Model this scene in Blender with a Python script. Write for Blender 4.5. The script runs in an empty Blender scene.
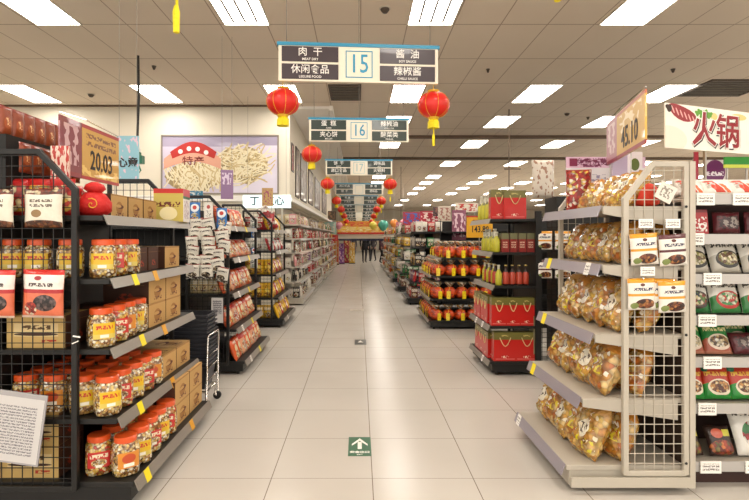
import bpy, math, random
from mathutils import Matrix, Vector
random.seed(7)
R = math.radians
C = bpy.context.scene.collection
scene = bpy.context.scene

# ------------------------------------------------------------------ camera, world, exposure
EYE = 1.45
FOC = 511.0
cam_d = bpy.data.cameras.new('camera')
cam_d.sensor_width = 36.0
cam_d.lens = FOC / 749 * 36.0
cam_d.shift_x = 15.5 / 749
cam_d.shift_y = -13.0 / 749
cam_d.clip_end = 200
cam = bpy.data.objects.new('camera', cam_d)
C.objects.link(cam)
cam.location = (0, 0, EYE)
cam.rotation_euler = (R(90), 0, 0)
scene.camera = cam
world = bpy.data.worlds.new('store_ambience')
scene.world = world
world.use_nodes = True
world.node_tree.nodes['Background'].inputs[0].default_value = (1.0, 0.93, 0.84, 1)
world.node_tree.nodes['Background'].inputs[1].default_value = 1.3
LIGHT_STRENGTH = 12.0
scene.view_settings.view_transform = 'Standard'
scene.view_settings.look = 'None'
scene.view_settings.gamma = 1.0
scene.view_settings.exposure = 0.50

# ------------------------------------------------------------------ helpers
def lin(c):
    if isinstance(c, str):
        c = c.lstrip('#'); c = tuple(int(c[i:i+2], 16) / 255 for i in (0, 2, 4))
    return tuple((x / 12.92 if x <= 0.04045 else ((x + 0.055) / 1.055) ** 2.4) for x in c[:3]) + (1.0,)

MATS = {}
def mat(name, col='#808080', rough=0.5, metal=0.0, coat=0.0, emit=0.0, bump=0.0, bscale=30, vary=0.0):
    if name in MATS: return MATS[name]
    m = bpy.data.materials.new(name); m.use_nodes = True
    nt = m.node_tree; b = nt.nodes['Principled BSDF']
    b.inputs['Base Color'].default_value = lin(col)
    b.inputs['Roughness'].default_value = rough
    b.inputs['Metallic'].default_value = metal
    b.inputs['Coat Weight'].default_value = coat
    if emit:
        b.inputs['Emission Color'].default_value = lin(col); b.inputs['Emission Strength'].default_value = emit
    if bump or vary:
        tc = nt.nodes.new('ShaderNodeTexCoord'); nz = nt.nodes.new('ShaderNodeTexNoise')
        nz.inputs['Scale'].default_value = bscale; nz.inputs['Detail'].default_value = 4
        nt.links.new(tc.outputs['Object'], nz.inputs['Vector'])
        if bump:
            bp = nt.nodes.new('ShaderNodeBump'); bp.inputs['Strength'].default_value = bump; bp.inputs['Distance'].default_value = 0.02
            nt.links.new(nz.outputs['Fac'], bp.inputs['Height']); nt.links.new(bp.outputs['Normal'], b.inputs['Normal'])
        if vary:
            mx = nt.nodes.new('ShaderNodeMix'); mx.data_type = 'RGBA'
            mx.inputs[6].default_value = lin(col)
            l = lin(col); mx.inputs[7].default_value = (l[0]*(1-vary), l[1]*(1-vary), l[2]*(1-vary), 1)
            nt.links.new(nz.outputs['Fac'], mx.inputs[0]); nt.links.new(mx.outputs[2], b.inputs['Base Color'])
    MATS[name] = m
    return m

def pk(name, base, layers=(), rough=0.35, coat=0.3, bump=0.25, vscale=60):
    """procedural packaging: layers over the UV of a pack
    ('r',u0,u1,v0,v1,col) rect  ('e',cu,cv,ru,rv,col) ellipse  ('n',u0,u1,v0,v1,col,scale,thr) printed speckle
    ('rv'/'ev', ..., [cols], scale) rect / ellipse filled with many coloured cells ('w',u0,u1,v0,v1,col) slanted rect"""
    if name in MATS: return MATS[name]
    m = bpy.data.materials.new(name); m.use_nodes = True
    nt = m.node_tree; N = nt.nodes; L = nt.links; b = N['Principled BSDF']
    b.inputs['Roughness'].default_value = rough; b.inputs['Coat Weight'].default_value = coat
    tc = N.new('ShaderNodeTexCoord'); oi = N.new('ShaderNodeObjectInfo')
    sp = N.new('ShaderNodeSeparateXYZ'); L.new(tc.outputs['UV'], sp.inputs[0])
    va = N.new('ShaderNodeVectorMath'); va.operation = 'ADD'
    vm = N.new('ShaderNodeMath'); vm.operation = 'MULTIPLY'; vm.inputs[1].default_value = 9.0
    L.new(oi.outputs['Random'], vm.inputs[0]); L.new(tc.outputs['Object'], va.inputs[0]); L.new(vm.outputs[0], va.inputs[1])
    def M(op, a, bb=None, c=None):
        n = N.new('ShaderNodeMath'); n.operation = op
        for i, x in enumerate((a, bb, c)):
            if x is None: continue
            if isinstance(x, (int, float)): n.inputs[i].default_value = x
            else: L.new(x, n.inputs[i])
        return n.outputs[0]
    U, V = sp.outputs[0], sp.outputs[1]
    def cells(cols, scale):
        vo = N.new('ShaderNodeTexVoronoi'); vo.inputs['Scale'].default_value = scale
        L.new(va.outputs[0], vo.inputs['Vector'])
        s2 = N.new('ShaderNodeSeparateXYZ'); L.new(vo.outputs['Color'], s2.inputs[0])
        rp = N.new('ShaderNodeValToRGB'); rp.color_ramp.interpolation = 'CONSTANT'
        e = rp.color_ramp.elements
        while len(e) < len(cols): e.new(0.5)
        for i, c in enumerate(cols): e[i].position = i / len(cols); e[i].color = lin(c)
        L.new(s2.outputs[0], rp.inputs[0])
        # darker seams between the pieces
        r2 = N.new('ShaderNodeMapRange'); r2.inputs[1].default_value = 0.25; r2.inputs[2].default_value = 0.75
        r2.inputs[3].default_value = 1.0; r2.inputs[4].default_value = 0.45
        L.new(vo.outputs['Distance'], r2.inputs[0])
        mx = N.new('ShaderNodeMix'); mx.data_type = 'RGBA'; mx.blend_type = 'MULTIPLY'; mx.inputs[0].default_value = 1
        L.new(rp.outputs[0], mx.inputs[6]); L.new(r2.outputs[0], mx.inputs[7])
        return mx.outputs[2]
    def rect(u0, u1, v0, v1, u=U):
        a = M('MULTIPLY', M('GREATER_THAN', u, u0), M('LESS_THAN', u, u1))
        return M('MULTIPLY', a, M('MULTIPLY', M('GREATER_THAN', V, v0), M('LESS_THAN', V, v1)))
    cur = None
    if isinstance(base, (list, tuple)): cur = cells(base, vscale)
    for ly in layers:
        k = ly[0]
        if k in ('r', 'n', 'rv', 't'): fac = rect(*ly[1:5])
        elif k == 'w': fac = rect(*ly[1:5], u=M('ADD', U, M('MULTIPLY', V, 0.5)))
        else:
            du = M('DIVIDE', M('SUBTRACT', U, ly[1]), ly[3]); dv = M('DIVIDE', M('SUBTRACT', V, ly[2]), ly[4])
            fac = M('LESS_THAN', M('ADD', M('MULTIPLY', du, du), M('MULTIPLY', dv, dv)), 1.0)
        if k == 'n':
            nz = N.new('ShaderNodeTexNoise'); nz.inputs['Scale'].default_value = ly[6]; nz.inputs['Detail'].default_value = 1
            L.new(tc.outputs['UV'], nz.inputs['Vector'])
            fac = M('MULTIPLY', fac, M('GREATER_THAN', nz.outputs['Fac'], ly[7]))
        if k == 't':
            # rows of small print: ly[6] rows per unit height, ly[7] signs per unit width
            rv_ = M('MULTIPLY', M('SUBTRACT', V, ly[3]), ly[6]); row_ = M('FLOOR', rv_, 0)
            cx = N.new('ShaderNodeCombineXYZ'); L.new(M('ADD', M('MULTIPLY', U, ly[7]), (len(name)*13.7 + ord(name[-1])*3.1) % 97), cx.inputs[0]); L.new(M('ADD', M('MULTIPLY', row_, 7.3), M('MULTIPLY', M('FRACT', rv_, 0), 1.4)), cx.inputs[1])
            nz = N.new('ShaderNodeTexNoise'); nz.inputs['Scale'].default_value = 1.6; nz.inputs['Detail'].default_value = 1
            L.new(cx.outputs[0], nz.inputs['Vector'])
            fac = M('MULTIPLY', fac, M('MULTIPLY', M('GREATER_THAN', nz.outputs['Fac'], 0.47), M('LESS_THAN', M('ABSOLUTE', M('SUBTRACT', M('FRACT', rv_, 0), 0.5)), 0.3)))
        mx = N.new('ShaderNodeMix'); mx.data_type = 'RGBA'
        if cur is None: mx.inputs[6].default_value = lin(base)
        else: L.new(cur, mx.inputs[6])
        if k in ('rv', 'ev'): L.new(cells(ly[5], ly[6]), mx.inputs[7])
        else: mx.inputs[7].default_value = lin(ly[5])
        L.new(fac, mx.inputs[0]); cur = mx.outputs[2]
    if cur is None: b.inputs['Base Color'].default_value = lin(base)
    else: L.new(cur, b.inputs['Base Color'])
    if bump:
        nz = N.new('ShaderNodeTexNoise'); nz.inputs['Scale'].default_value = 22; nz.inputs['Detail'].default_value = 3
        L.new(va.outputs[0], nz.inputs['Vector'])
        bp = N.new('ShaderNodeBump'); bp.inputs['Strength'].default_value = bump; bp.inputs['Distance'].default_value = 0.03
        L.new(nz.outputs['Fac'], bp.inputs['Height']); L.new(bp.outputs['Normal'], b.inputs['Normal'])
    MATS[name] = m
    return m

class MB:
    def __init__(s): s.v = []; s.f = []; s.m = []; s.uv = []
    def add(s, vs, fs, mi=0, uvs=None, M=None):
        o = len(s.v)
        if M is not None: vs = [tuple(M @ Vector(p)) for p in vs]
        s.v += [tuple(p) for p in vs]
        for i, f in enumerate(fs):
            s.f.append([o + k for k in f]); s.m.append(mi)
            s.uv.append(uvs[i] if uvs else [(0, 0)] * len(f))
        return s
    def box(s, x0, x1, y0, y1, z0, z1, mi=0, M=None, top=None):
        vs = [(x0,y0,z0),(x1,y0,z0),(x1,y1,z0),(x0,y1,z0),(x0,y0,z1),(x1,y0,z1),(x1,y1,z1),(x0,y1,z1)]
        fs = [(0,1,5,4),(1,2,6,5),(2,3,7,6),(3,0,4,7),(4,5,6,7),(3,2,1,0)]
        q = [(0,0),(1,0),(1,1),(0,1)]
        if isinstance(mi, (list, tuple)):
            for f, k in zip(fs, mi): s.add(vs, [f], k, [q], M)
            return s
        return s.add(vs, fs, mi, [q]*6, M)
    def tube(s, pts, r, n=6, mi=0, M=None):
        pts = [Vector(p) for p in pts]; vs = []; fs = []
        for i, p in enumerate(pts):
            d = (pts[min(i+1, len(pts)-1)] - pts[max(i-1, 0)]).normalized()
            a = Vector((0,0,1)) if abs(d.z) < 0.9 else Vector((1,0,0))
            u = d.cross(a).normalized(); w = d.cross(u).normalized()
            for k in range(n):
                t = 2*math.pi*k/n; vs.append(tuple(p + u*(r*math.cos(t)) + w*(r*math.sin(t))))
        for i in range(len(pts)-1):
            for k in range(n):
                k2 = (k+1) % n; fs.append((i*n+k, i*n+k2, (i+1)*n+k2, (i+1)*n+k))
        fs.append(tuple(range(n))); fs.append(tuple((len(pts)-1)*n + k for k in reversed(range(n))))
        return s.add(vs, fs, mi, None, M)
    def lathe(s, prof, n=16, mi=0, sq=2.0, M=None, lobes=0, lob=0.0):
        vs = []; fs = []; uvs = []
        for r, z in prof:
            for k in range(n):
                t = 2*math.pi*k/n; c, si = math.cos(t), math.sin(t)
                q = (abs(c)**sq + abs(si)**sq) ** (-1.0/sq)
                rr = r*q*(1 + (lob*abs(math.cos(t*lobes/2)) if lobes else 0)); vs.append((rr*c, rr*si, z))
        m = len(prof)
        for i in range(m-1):
            for k in range(n):
                k2 = (k+1) % n; fs.append((i*n+k, i*n+k2, (i+1)*n+k2, (i+1)*n+k))
                uvs.append([(k/n, i/(m-1)), ((k+1)/n, i/(m-1)), ((k+1)/n, (i+1)/(m-1)), (k/n, (i+1)/(m-1))])
        fs.append(tuple(reversed(range(n)))); uvs.append([(0,0)]*n)
        fs.append(tuple((m-1)*n + k for k in range(n))); uvs.append([(0,0)]*n)
        return s.add(vs, fs, mi, uvs, M)
    def pillow(s, w, h, t, nu=8, nv=10, seed=1, crump=0.0, pinch=0.0, mi=0, M=None):
        rnd = random.Random(seed); vs = []; fs = []; uvs = []
        grid = {}
        for side in (0, 1):
            for j in range(nv+1):
                for i in range(nu+1):
                    u = i/nu; v = j/nv
                    a = max(0.0, 1-(2*u-1)**4) ** 0.6; b_ = max(0.0, 1-abs(2*v-1)**3.5) ** 0.6
                    th = t/2*a*b_ + 0.0015
                    ww = w*(1 - pinch*max(0, (v-0.72)/0.28) ** 1.2) * (1 - 0.04*math.sin(math.pi*v))
                    edge = i in (0, nu) or j in (0, nv)
                    dx = dz = dy = 0
                    if crump and not edge:
                        dy = rnd.uniform(-1, 1)*crump*t; dx = rnd.uniform(-1, 1)*crump*w*0.12
                    elif crump: 
                        rr = random.Random(seed*977+i*31+j); dx = rr.uniform(-1, 1)*crump*w*0.08; dz = rr.uniform(-1, 1)*crump*h*0.06 if j == nv else 0
                    y = (-th if side == 0 else th) + (dy if side == 0 else -dy*0.5)
                    vs.append(((u-0.5)*ww + dx, y, v*h + dz))
        st = (nu+1)*(nv+1)
        for side in (0, 1):
            for j in range(nv):
                for i in range(nu):
                    a = side*st + j*(nu+1) + i; q = [a, a+1, a+nu+2, a+nu+1]
                    uq = [(i/nu, j/nv), ((i+1)/nu, j/nv), ((i+1)/nu, (j+1)/nv), (i/nu, (j+1)/nv)]
                    if side: q.reverse(); uq.reverse(); uq = [(1-x, y) for x, y in uq]
                    fs.append(q); uvs.append(uq)
        for i in range(nu):
            fs.append([i+1, i, st+i, st+i+1]); uvs.append([(0,0)]*4)
            a = nv*(nu+1)+i; fs.append([a, a+1, st+a+1, st+a]); uvs.append([(0,1)]*4)
        for j in range(nv):
            a = j*(nu+1); fs.append([a, a+nu+1, st+a+nu+1, st+a]); uvs.append([(0,0.5)]*4)
            a = j*(nu+1)+nu; fs.append([a+nu+1, a, st+a, st+a+nu+1]); uvs.append([(1,0.5)]*4)
        return s.add(vs, fs, mi, uvs, M)
    def mesh(s, name, mats, smooth=False):
        me = bpy.data.meshes.new(name)
        me.from_pydata(s.v, [], s.f)
        ul = me.uv_layers.new(name='UVMap'); k = 0
        for u in s.uv:
            for q in u: ul.data[k].uv = q; k += 1
        for m in (mats if isinstance(mats, (list, tuple)) else [mats]): me.materials.append(m)
        me.polygons.foreach_set('material_index', s.m)
        if smooth: me.polygons.foreach_set('use_smooth', [True]*len(s.f))
        me.update()
        return me

def lnk(name, data, parent=None, loc=None, rot=None, mod=None):
    o = bpy.data.objects.new(name, data); C.objects.link(o)
    if parent: o.parent = parent
    if loc: o.location = loc
    if rot: o.rotation_euler = rot
    return o
def obj(name, mb, mats, parent=None, smooth=False, loc=None, rot=None, label=None):
    o = lnk(name, mb.mesh(name, mats, smooth), parent, loc, rot)
    if label: o['label'] = label
    return o
def tag(o, label, cat, group=None):
    o['label'] = label; o['category'] = cat
    if group: o['group'] = group
    return o
def thing(name, label, cat, loc=(0,0,0), rot=(0,0,0), group=None):
    return tag(lnk(name, None, None, loc, rot), label, cat, group)
def struct(name, mb, mats, smooth=False):
    o = obj(name, mb, mats, None, smooth); o['kind'] = 'structure'; return o
def bev(o, w=0.004, seg=2):
    m = o.modifiers.new('bevel', 'BEVEL'); m.width = w; m.segments = seg; m.limit_method = 'ANGLE'; return o

_txt = {}
def text_mesh(body, size, m, ext=0.0006, bold=0.0, align='CENTER', spacing=1.0, sx=1.0):
    key = (body, size, m.name, bold, spacing, sx)
    if key in _txt: return _txt[key]
    cu = bpy.data.curves.new('lettering', 'FONT'); cu.body = body; cu.size = size; cu.extrude = ext
    cu.align_x = align; cu.align_y = 'CENTER'; cu.offset = bold; cu.space_character = spacing
    cu.resolution_u = 2
    o = bpy.data.objects.new('lettering', cu); C.objects.link(o)
    dg = bpy.context.evaluated_depsgraph_get(); dg.update()
    me = bpy.data.meshes.new_from_object(o.evaluated_get(dg))
    if sx != 1.0:
        for v in me.vertices: v.co.x *= sx
    me.materials.clear(); me.materials.append(m)
    bpy.data.objects.remove(o); bpy.data.curves.remove(cu)
    _txt[key] = me
    return me
def text(name, body, size, m, parent, loc, rot=(math.pi/2, 0, 0), **k):
    return lnk(name, text_mesh(body, size, m, **k), parent, loc, rot)

ORD = ['first','second','third','fourth','fifth','sixth','seventh','eighth','ninth','tenth','eleventh','twelfth','thirteenth','fourteenth','fifteenth','sixteenth','seventeenth','eighteenth','nineteenth','twentieth','twenty-first','twenty-second','twenty-third','twenty-fourth']

# ------------------------------------------------------------------ room shell
def floor_mat():
    m = bpy.data.materials.new('floor_tile'); m.use_nodes = True; nt = m.node_tree; N = nt.nodes; L = nt.links; b = N['Principled BSDF']
    tc = N.new('ShaderNodeTexCoord'); sp = N.new('ShaderNodeSeparateXYZ'); L.new(tc.outputs['Object'], sp.inputs[0])
    def M(op, a, bb=0.0):
        n = N.new('ShaderNodeMath'); n.operation = op
        for i, x in enumerate((a, bb)):
            if isinstance(x, (int, float)): n.inputs[i].default_value = x
            else: L.new(x, n.inputs[i])
        return n.outputs[0]
    def line(c, off, sp_, w):
        f = M('MODULO', M('ADD', M('SUBTRACT', c, off), sp_*100 + sp_/2), sp_)
        return M('LESS_THAN', M('ABSOLUTE', M('SUBTRACT', f, sp_/2)), w)
    g = M('MAXIMUM', line(sp.outputs[0], 0.08, 0.606, 0.0028), line(sp.outputs[1], 3.07, 0.606, 0.0020))
    nz = N.new('ShaderNodeTexNoise'); nz.inputs['Scale'].default_value = 1.3; nz.inputs['Detail'].default_value = 5
    L.new(tc.outputs['Object'], nz.inputs['Vector'])
    mx = N.new('ShaderNodeMix'); mx.data_type = 'RGBA'; mx.inputs[6].default_value = lin('#cbc5bc'); mx.inputs[7].default_value = lin('#c0b9af')
    L.new(nz.outputs['Fac'], mx.inputs[0])
    m2 = N.new('ShaderNodeMix'); m2.data_type = 'RGBA'; m2.inputs[7].default_value = lin('#82766a')
    L.new(g, m2.inputs[0]); L.new(mx.outputs[2], m2.inputs[6]); L.new(m2.outputs[2], b.inputs['Base Color'])
    n2 = N.new('ShaderNodeTexNoise'); n2.inputs['Scale'].default_value = 3.0; n2.inputs['Detail'].default_value = 4
    L.new(tc.outputs['Object'], n2.inputs['Vector'])
    mr = N.new('ShaderNodeMapRange'); mr.inputs[3].default_value = 0.15; mr.inputs[4].default_value = 0.27
    L.new(n2.outputs['Fac'], mr.inputs[0]); L.new(mr.outputs[0], b.inputs['Roughness'])
    b.inputs['Specular IOR Level'].default_value = 0.2
    return m
def ceil_mat():
    m = bpy.data.materials.new('ceiling_tile'); m.use_nodes = True; nt = m.node_tree; N = nt.nodes; L = nt.links; b = N['Principled BSDF']
    tc = N.new('ShaderNodeTexCoord'); sp = N.new('ShaderNodeSeparateXYZ'); L.new(tc.outputs['Object'], sp.inputs[0])
    def M(op, a, bb=0.0):
        n = N.new('ShaderNodeMath'); n.operation = op
        for i, x in enumerate((a, bb)):
            if isinstance(x, (int, float)): n.inputs[i].default_value = x
            else: L.new(x, n.inputs[i])
        return n.outputs[0]
    def line(c, off, sp_, w):
        f = M('MODULO', M('ADD', M('SUBTRACT', c, off), sp_*100 + sp_/2), sp_)
        return M('LESS_THAN', M('ABSOLUTE', M('SUBTRACT', f, sp_/2)), w)
    g = M('MAXIMUM', line(sp.outputs[0], 0.02, 0.605, 0.007), line(sp.outputs[1], 6.61, 1.27, 0.010))
    nz = N.new('ShaderNodeTexNoise'); nz.inputs['Scale'].default_value = 0.7; nz.inputs['Detail'].default_value = 3
    L.new(tc.outputs['Object'], nz.inputs['Vector'])
    mx = N.new('ShaderNodeMix'); mx.data_type = 'RGBA'; mx.inputs[6].default_value = lin('#ebddca'); mx.inputs[7].default_value = lin('#e0d1bd')
    L.new(nz.outputs['Fac'], mx.inputs[0])
    m2 = N.new('ShaderNodeMix'); m2.data_type = 'RGBA'; m2.inputs[7].default_value = lin('#b09a84')
    L.new(g, m2.inputs[0]); L.new(mx.outputs[2], m2.inputs[6]); L.new(m2.outputs[2], b.inputs['Base Color'])
    b.inputs['Roughness'].default_value = 0.7
    return m
ZC = 4.2
cream = mat('cream_plaster', '#e9e0cd', 0.7, vary=0.08, bscale=2)
soft = mat('white_soffit_paint', '#f6f2ea', 0.6)
struct('floor', MB().box(-14, 22, -3, 52, -0.1, 0), floor_mat())
struct('ceiling', MB().box(-14, 22, -3, 52, ZC, ZC+0.1), ceil_mat())
struct('wall_back', MB().box(-14, 22, 52, 52.2, 0, ZC), cream)
struct('wall_left', MB().box(-14.2, -14, -3, 52, 0, ZC), cream)
struct('wall_right', MB().box(22, 22.2, -3, 52, 0, ZC), cream)
# left shop block: front wall that faces the camera, bulkhead over the wall shelving, recessed lower wall
struct('wall_front_of_left_block', MB().box(-14, -1.78, 10.8, 10.95, 0, ZC).box(-1.78, -1.46, 10.8, 10.95, 2.2, ZC), cream)
struct('wall_side_of_left_block', MB().box(-1.62, -1.46, 10.95, 27, 2.2, ZC).box(-1.9, -1.78, 10.95, 27, 0, 2.2).box(-1.9, -1.62, 10.95, 27, 2.14, 2.2), cream)
struct('trim_1', MB().box(-1.46, -0.58, 10.75, 52, ZC-0.05, ZC-0.002).box(-0.62, -0.55, 10.7, 52, ZC-0.10, ZC-0.002), soft)
dk = mat('dark_ceiling_joint', '#6a5646', 0.7)
struct('trim_2', MB().box(-0.55, 22, 13.8, 13.95, ZC-0.07, ZC-0.002), dk)
struct('trim_3', MB().box(-0.55, 22, 17.6, 17.8, ZC-0.07, ZC-0.002), dk)
struct('trim_4', MB().box(-14, -1.46, 10.62, 10.68, ZC-0.03, ZC-0.002), dk)
struct('trim_5', MB().box(-14, -1.44, 10.72, 10.8, 2.2, 2.32), soft)
struct('trim_6', MB().box(-1.46, -1.40, 10.8, 27, 2.2, 2.28), soft)

# ------------------------------------------------------------------ ceiling lights
lampm = mat('light_diffuser', '#fff9f0', 0.5, emit=LIGHT_STRENGTH)
framem = mat('light_frame_white', '#cfc6b6', 0.5)
louvm = mat('louvre_grey', '#7d7468', 0.4)
COLX = [-6.63, -4.17, -1.74, 0.62, 3.10, 5.55, 8.0, 10.4, 12.9, 15.3]
ROWY = [-1.6, 2.2, 6.0, 9.82, 12.2, 15.1, 19.1, 23.3, 25.9, 28.8, 32.4, 38, 44]
lm_frame = MB().box(-0.30, 0.30, -0.62, -0.60, -0.012, -0.001).box(-0.30, 0.30, 0.60, 0.62, -0.012, -0.001).box(-0.30, -0.28, -0.60, 0.60, -0.012, -0.001).box(0.28, 0.30, -0.60, 0.60, -0.012, -0.001).mesh('frame', framem)
lm_diff = MB().box(-0.28, 0.28, -0.60, 0.60, -0.006, -0.002).mesh('diffuser', lampm)
lb = MB()
for x in (-0.15, 0.0, 0.15): lb.box(x-0.014, x+0.014, -0.52, 0.52, -0.02, -0.007)
lm_louv = lb.mesh('louvre', louvm)
for r, y in enumerate(ROWY):
    for c, x in enumerate(COLX):
        if y > 10.9 and x < 0: continue
        if y < 5 and x > 8: continue
        side = 'right' if x > 0 else 'left'
        where = 'over the aisle' if c == 3 else ('%s column to the %s of the aisle' % (ORD[c-4] if c > 3 else ORD[2-c], side))
        t = thing('ceiling_light', 'white rectangular ceiling light, %s row, %s' % (ORD[max(0, r-2)] if r >= 2 else ('row overhead' if r else 'row behind'), where), 'ceiling light', (x+0.295, y, ZC-0.001), group='recessed ceiling lights')
        lnk('frame', lm_frame, t); lnk('diffuser', lm_diff, t)
        if c in (2, 3) and r in (2, 3): lnk('louvre', lm_louv, t)

# small ceiling fittings
metal = mat('brushed_metal', '#b8b4ac', 0.3, metal=0.9)
black = mat('black_powder_coat', '#0d0c0b', 0.5)
blackg = mat('black_shelf_steel', '#12110f', 0.5)
darkb = mat('detector_brown', '#4d4035', 0.5)
def px(X, Y, x, y): return (0, 0, 0)
def ceil_pt(u, v):
    Y = FOC*(ZC-EYE)/(237-v); return ((u-359)/FOC*Y, Y)
dlab = ['round brown ceiling speaker above the aisle sign 15', 'small brown ceiling sprinkler left, near the black hanging cord', 'brown round ceiling detector between the left lights', 'small dark sprinkler right of sign 15', 'dark sprinkler between the two right lights', 'round brown ceiling detector left of the 45.10 board', 'small brown sprinkler near far right ceiling']
for (u, v, rr), lb_ in zip([(385, 8, .07), (154, 66, .035), (91, 94, .07), (488, 69, .03), (673, 69, .035), (567, 113, .07), (588, 117, .035)], dlab):
    X, Y = ceil_pt(u, v)
    t = thing('ceiling_detector', lb_, 'ceiling detector', (X, Y, ZC))
    obj('base', MB().lathe([(rr, -0.012), (rr, -0.001)], 16), framem if rr > .05 else darkb, t)
    obj('head', MB().lathe([(rr*0.4, -0.06), (rr*0.75, -0.03), (rr*0.8, -0.012)], 12), darkb, t, True)
def vent(X0, X1, Y0, Y1, label):
    t = thing('ceiling_vent', label, 'vent', ((X0+X1)/2, (Y0+Y1)/2, ZC))
    w, d = (X1-X0)/2, (Y1-Y0)/2
    obj('frame', MB().box(-w, w, -d, -d+.04, -.03, -.001).box(-w, w, d-.04, d, -.03, -.001).box(-w, -w+.04, -d+.04, d-.04, -.03, -.001).box(w-.04, w, -d+.04, d-.04, -.03, -.001), darkb, t)
    s = MB()
    n = 9
    for i in range(n):
        y = -d+.06+(2*d-.12)*i/(n-1); s.box(-w+.05, w-.05, y-.015, y+.005, -.028, -.012)
    obj('slats', s, louvm, t); obj('backing', MB().box(-w+.04, w-.04, -d+.04, d-.04, -.008, -.001), black, t)
vent(-0.56, 0.04, 9.2, 10.2, 'brown slatted air vent in ceiling behind sign 15')
vent(6.15, 7.35, 8.9, 9.9, 'dark air vent in ceiling above the hot pot banner')

# ------------------------------------------------------------------ aisle signs and lanterns
signw = mat('sign_ivory', '#efe6d2', 0.5); signblue = mat('sign_blue_edge', '#2d8fb4', 0.4)
plateA = mat('plate_dark_violet', '#3c3138', 0.3, coat=0.4); plateB = mat('plate_dark_green', '#2a3831', 0.3, coat=0.4)
letw = mat('letter_white', '#f4f1ea', 0.5); numblue = mat('number_blue', '#2b93b8', 0.5); numpale = mat('number_pale', '#a9c3c4', 0.5)
wire = mat('thin_wire', '#8a8074', 0.5)
redl = mat('lantern_red', '#d8190c', 0.45, coat=0.2); goldl = mat('lantern_gold', '#e0b32a', 0.4); yell = mat('tassel_yellow', '#f0dc14', 0.6, bump=0.4, bscale=60)
LANT_W = 0.71
# lantern meshes (origin at the hanging point, body below)
pb = []
for i in range(13):
    a = math.pi*(i+0.6)/13.2; pb.append((0.142*math.sin(a)**0.9, -0.15 + 0.118*math.cos(a)))
lan_body = MB().lathe(list(reversed(pb)), 32, lobes=16, lob=0.035).mesh('shade', redl, True)
rb = MB()
for k in range(8):
    t = 2*math.pi*k/8; rb.tube([(r*1.035*math.cos(t), r*1.035*math.sin(t), z) for r, z in pb], 0.0022, 4)
lan_rib = rb.mesh('gold_ribs', goldl)
lan_ring = MB().lathe([(0.045, -0.282), (0.05, -0.27), (0.05, -0.262)], 16).mesh('bottom_ring', goldl)
lan_cap = MB().lathe([(0.05, -0.033), (0.055, -0.02), (0.03, -0.012)], 16).tube([(0,0,-.012),(0,0,0.03)], 0.003).mesh('cap', goldl)
tb = MB().lathe([(0.05, -0.36), (0.048, -0.30), (0.035, -0.282)], 14, lobes=7, lob=0.12)
lan_tas = tb.tube([(0,0,-0.36),(0.003,0,-0.42)], 0.006).lathe([(0.012,-0.52),(0.014,-0.44),(0.008,-0.415)], 10).mesh('tassel', yell)
tb = MB().lathe([(0.05, -0.36), (0.048, -0.30), (0.035, -0.282)], 14, lobes=7, lob=0.12).mesh('tassel', yell)
lan_tas2 = MB().lathe([(0.05, -0.36), (0.048, -0.30), (0.035, -0.282)], 14, lobes=7, lob=0.12).lathe([(0.002,-0.50),(0.010,-0.38),(0.02,-0.355)], 10).mesh('tassel', yell)
def lantern(x, y, z, label, long=True, s=1.0):
    t = thing('red_lantern', label, 'lantern', (x, y, z), (0, 0, random.uniform(0, 1)), 'red paper lanterns along the aisle'); t.scale = (s, s, s)
    lnk('shade', lan_body, t); lnk('gold_ribs', lan_rib, t); lnk('cap', lan_cap, t); lnk('bottom_ring', lan_ring, t); lnk('tassel', lan_tas if long else tb, t)
SIGNS = [(4.58, '15', [('肉  干', 'MEAT DRY'), ('休闲食品', 'LEISURE FOOD'), ('酱  油', 'SOY SAUCE'), ('辣椒酱', 'CHILLI SAUCE')], plateA, 3.175),
         (7.35, '16', [('蛋  糕', 'CAKE'), ('夹心饼', 'BISCUIT'), ('辣椒油', 'CHILLI OIL'), ('酸菜类', 'PICKLES')], plateB, 3.16),
         (11.0, '17', [('饼  干', 'BISCUIT'), ('进口食品', 'IMPORTED'), ('调味品', 'SPICE'), ('火锅料', 'HOT POT')], plateB, 3.12),
         (15.4, '', [('进口食品', ''), ('饼  干', ''), ('香  油', ''), ('调味品', '')], plateB, 3.07),
         (19.3, '', [('糖  果', ''), ('巧克力', ''), ('大  米', ''), ('食用油', '')], plateB, 3.02),
         (23.2, '', [('饮  料', ''), ('果  汁', ''), ('面  粉', ''), ('杂  粮', '')], plateB, 2.93),
         (27.0, '', [('牛  奶', ''), ('奶  粉', ''), ('罐  头', ''), ('干  货', '')], plateB, 2.8),
         (31.0, '', [('茶  叶', ''), ('咖  啡', ''), ('酒  类', ''), ('饮用水', '')], plateB, 2.68)]
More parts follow.
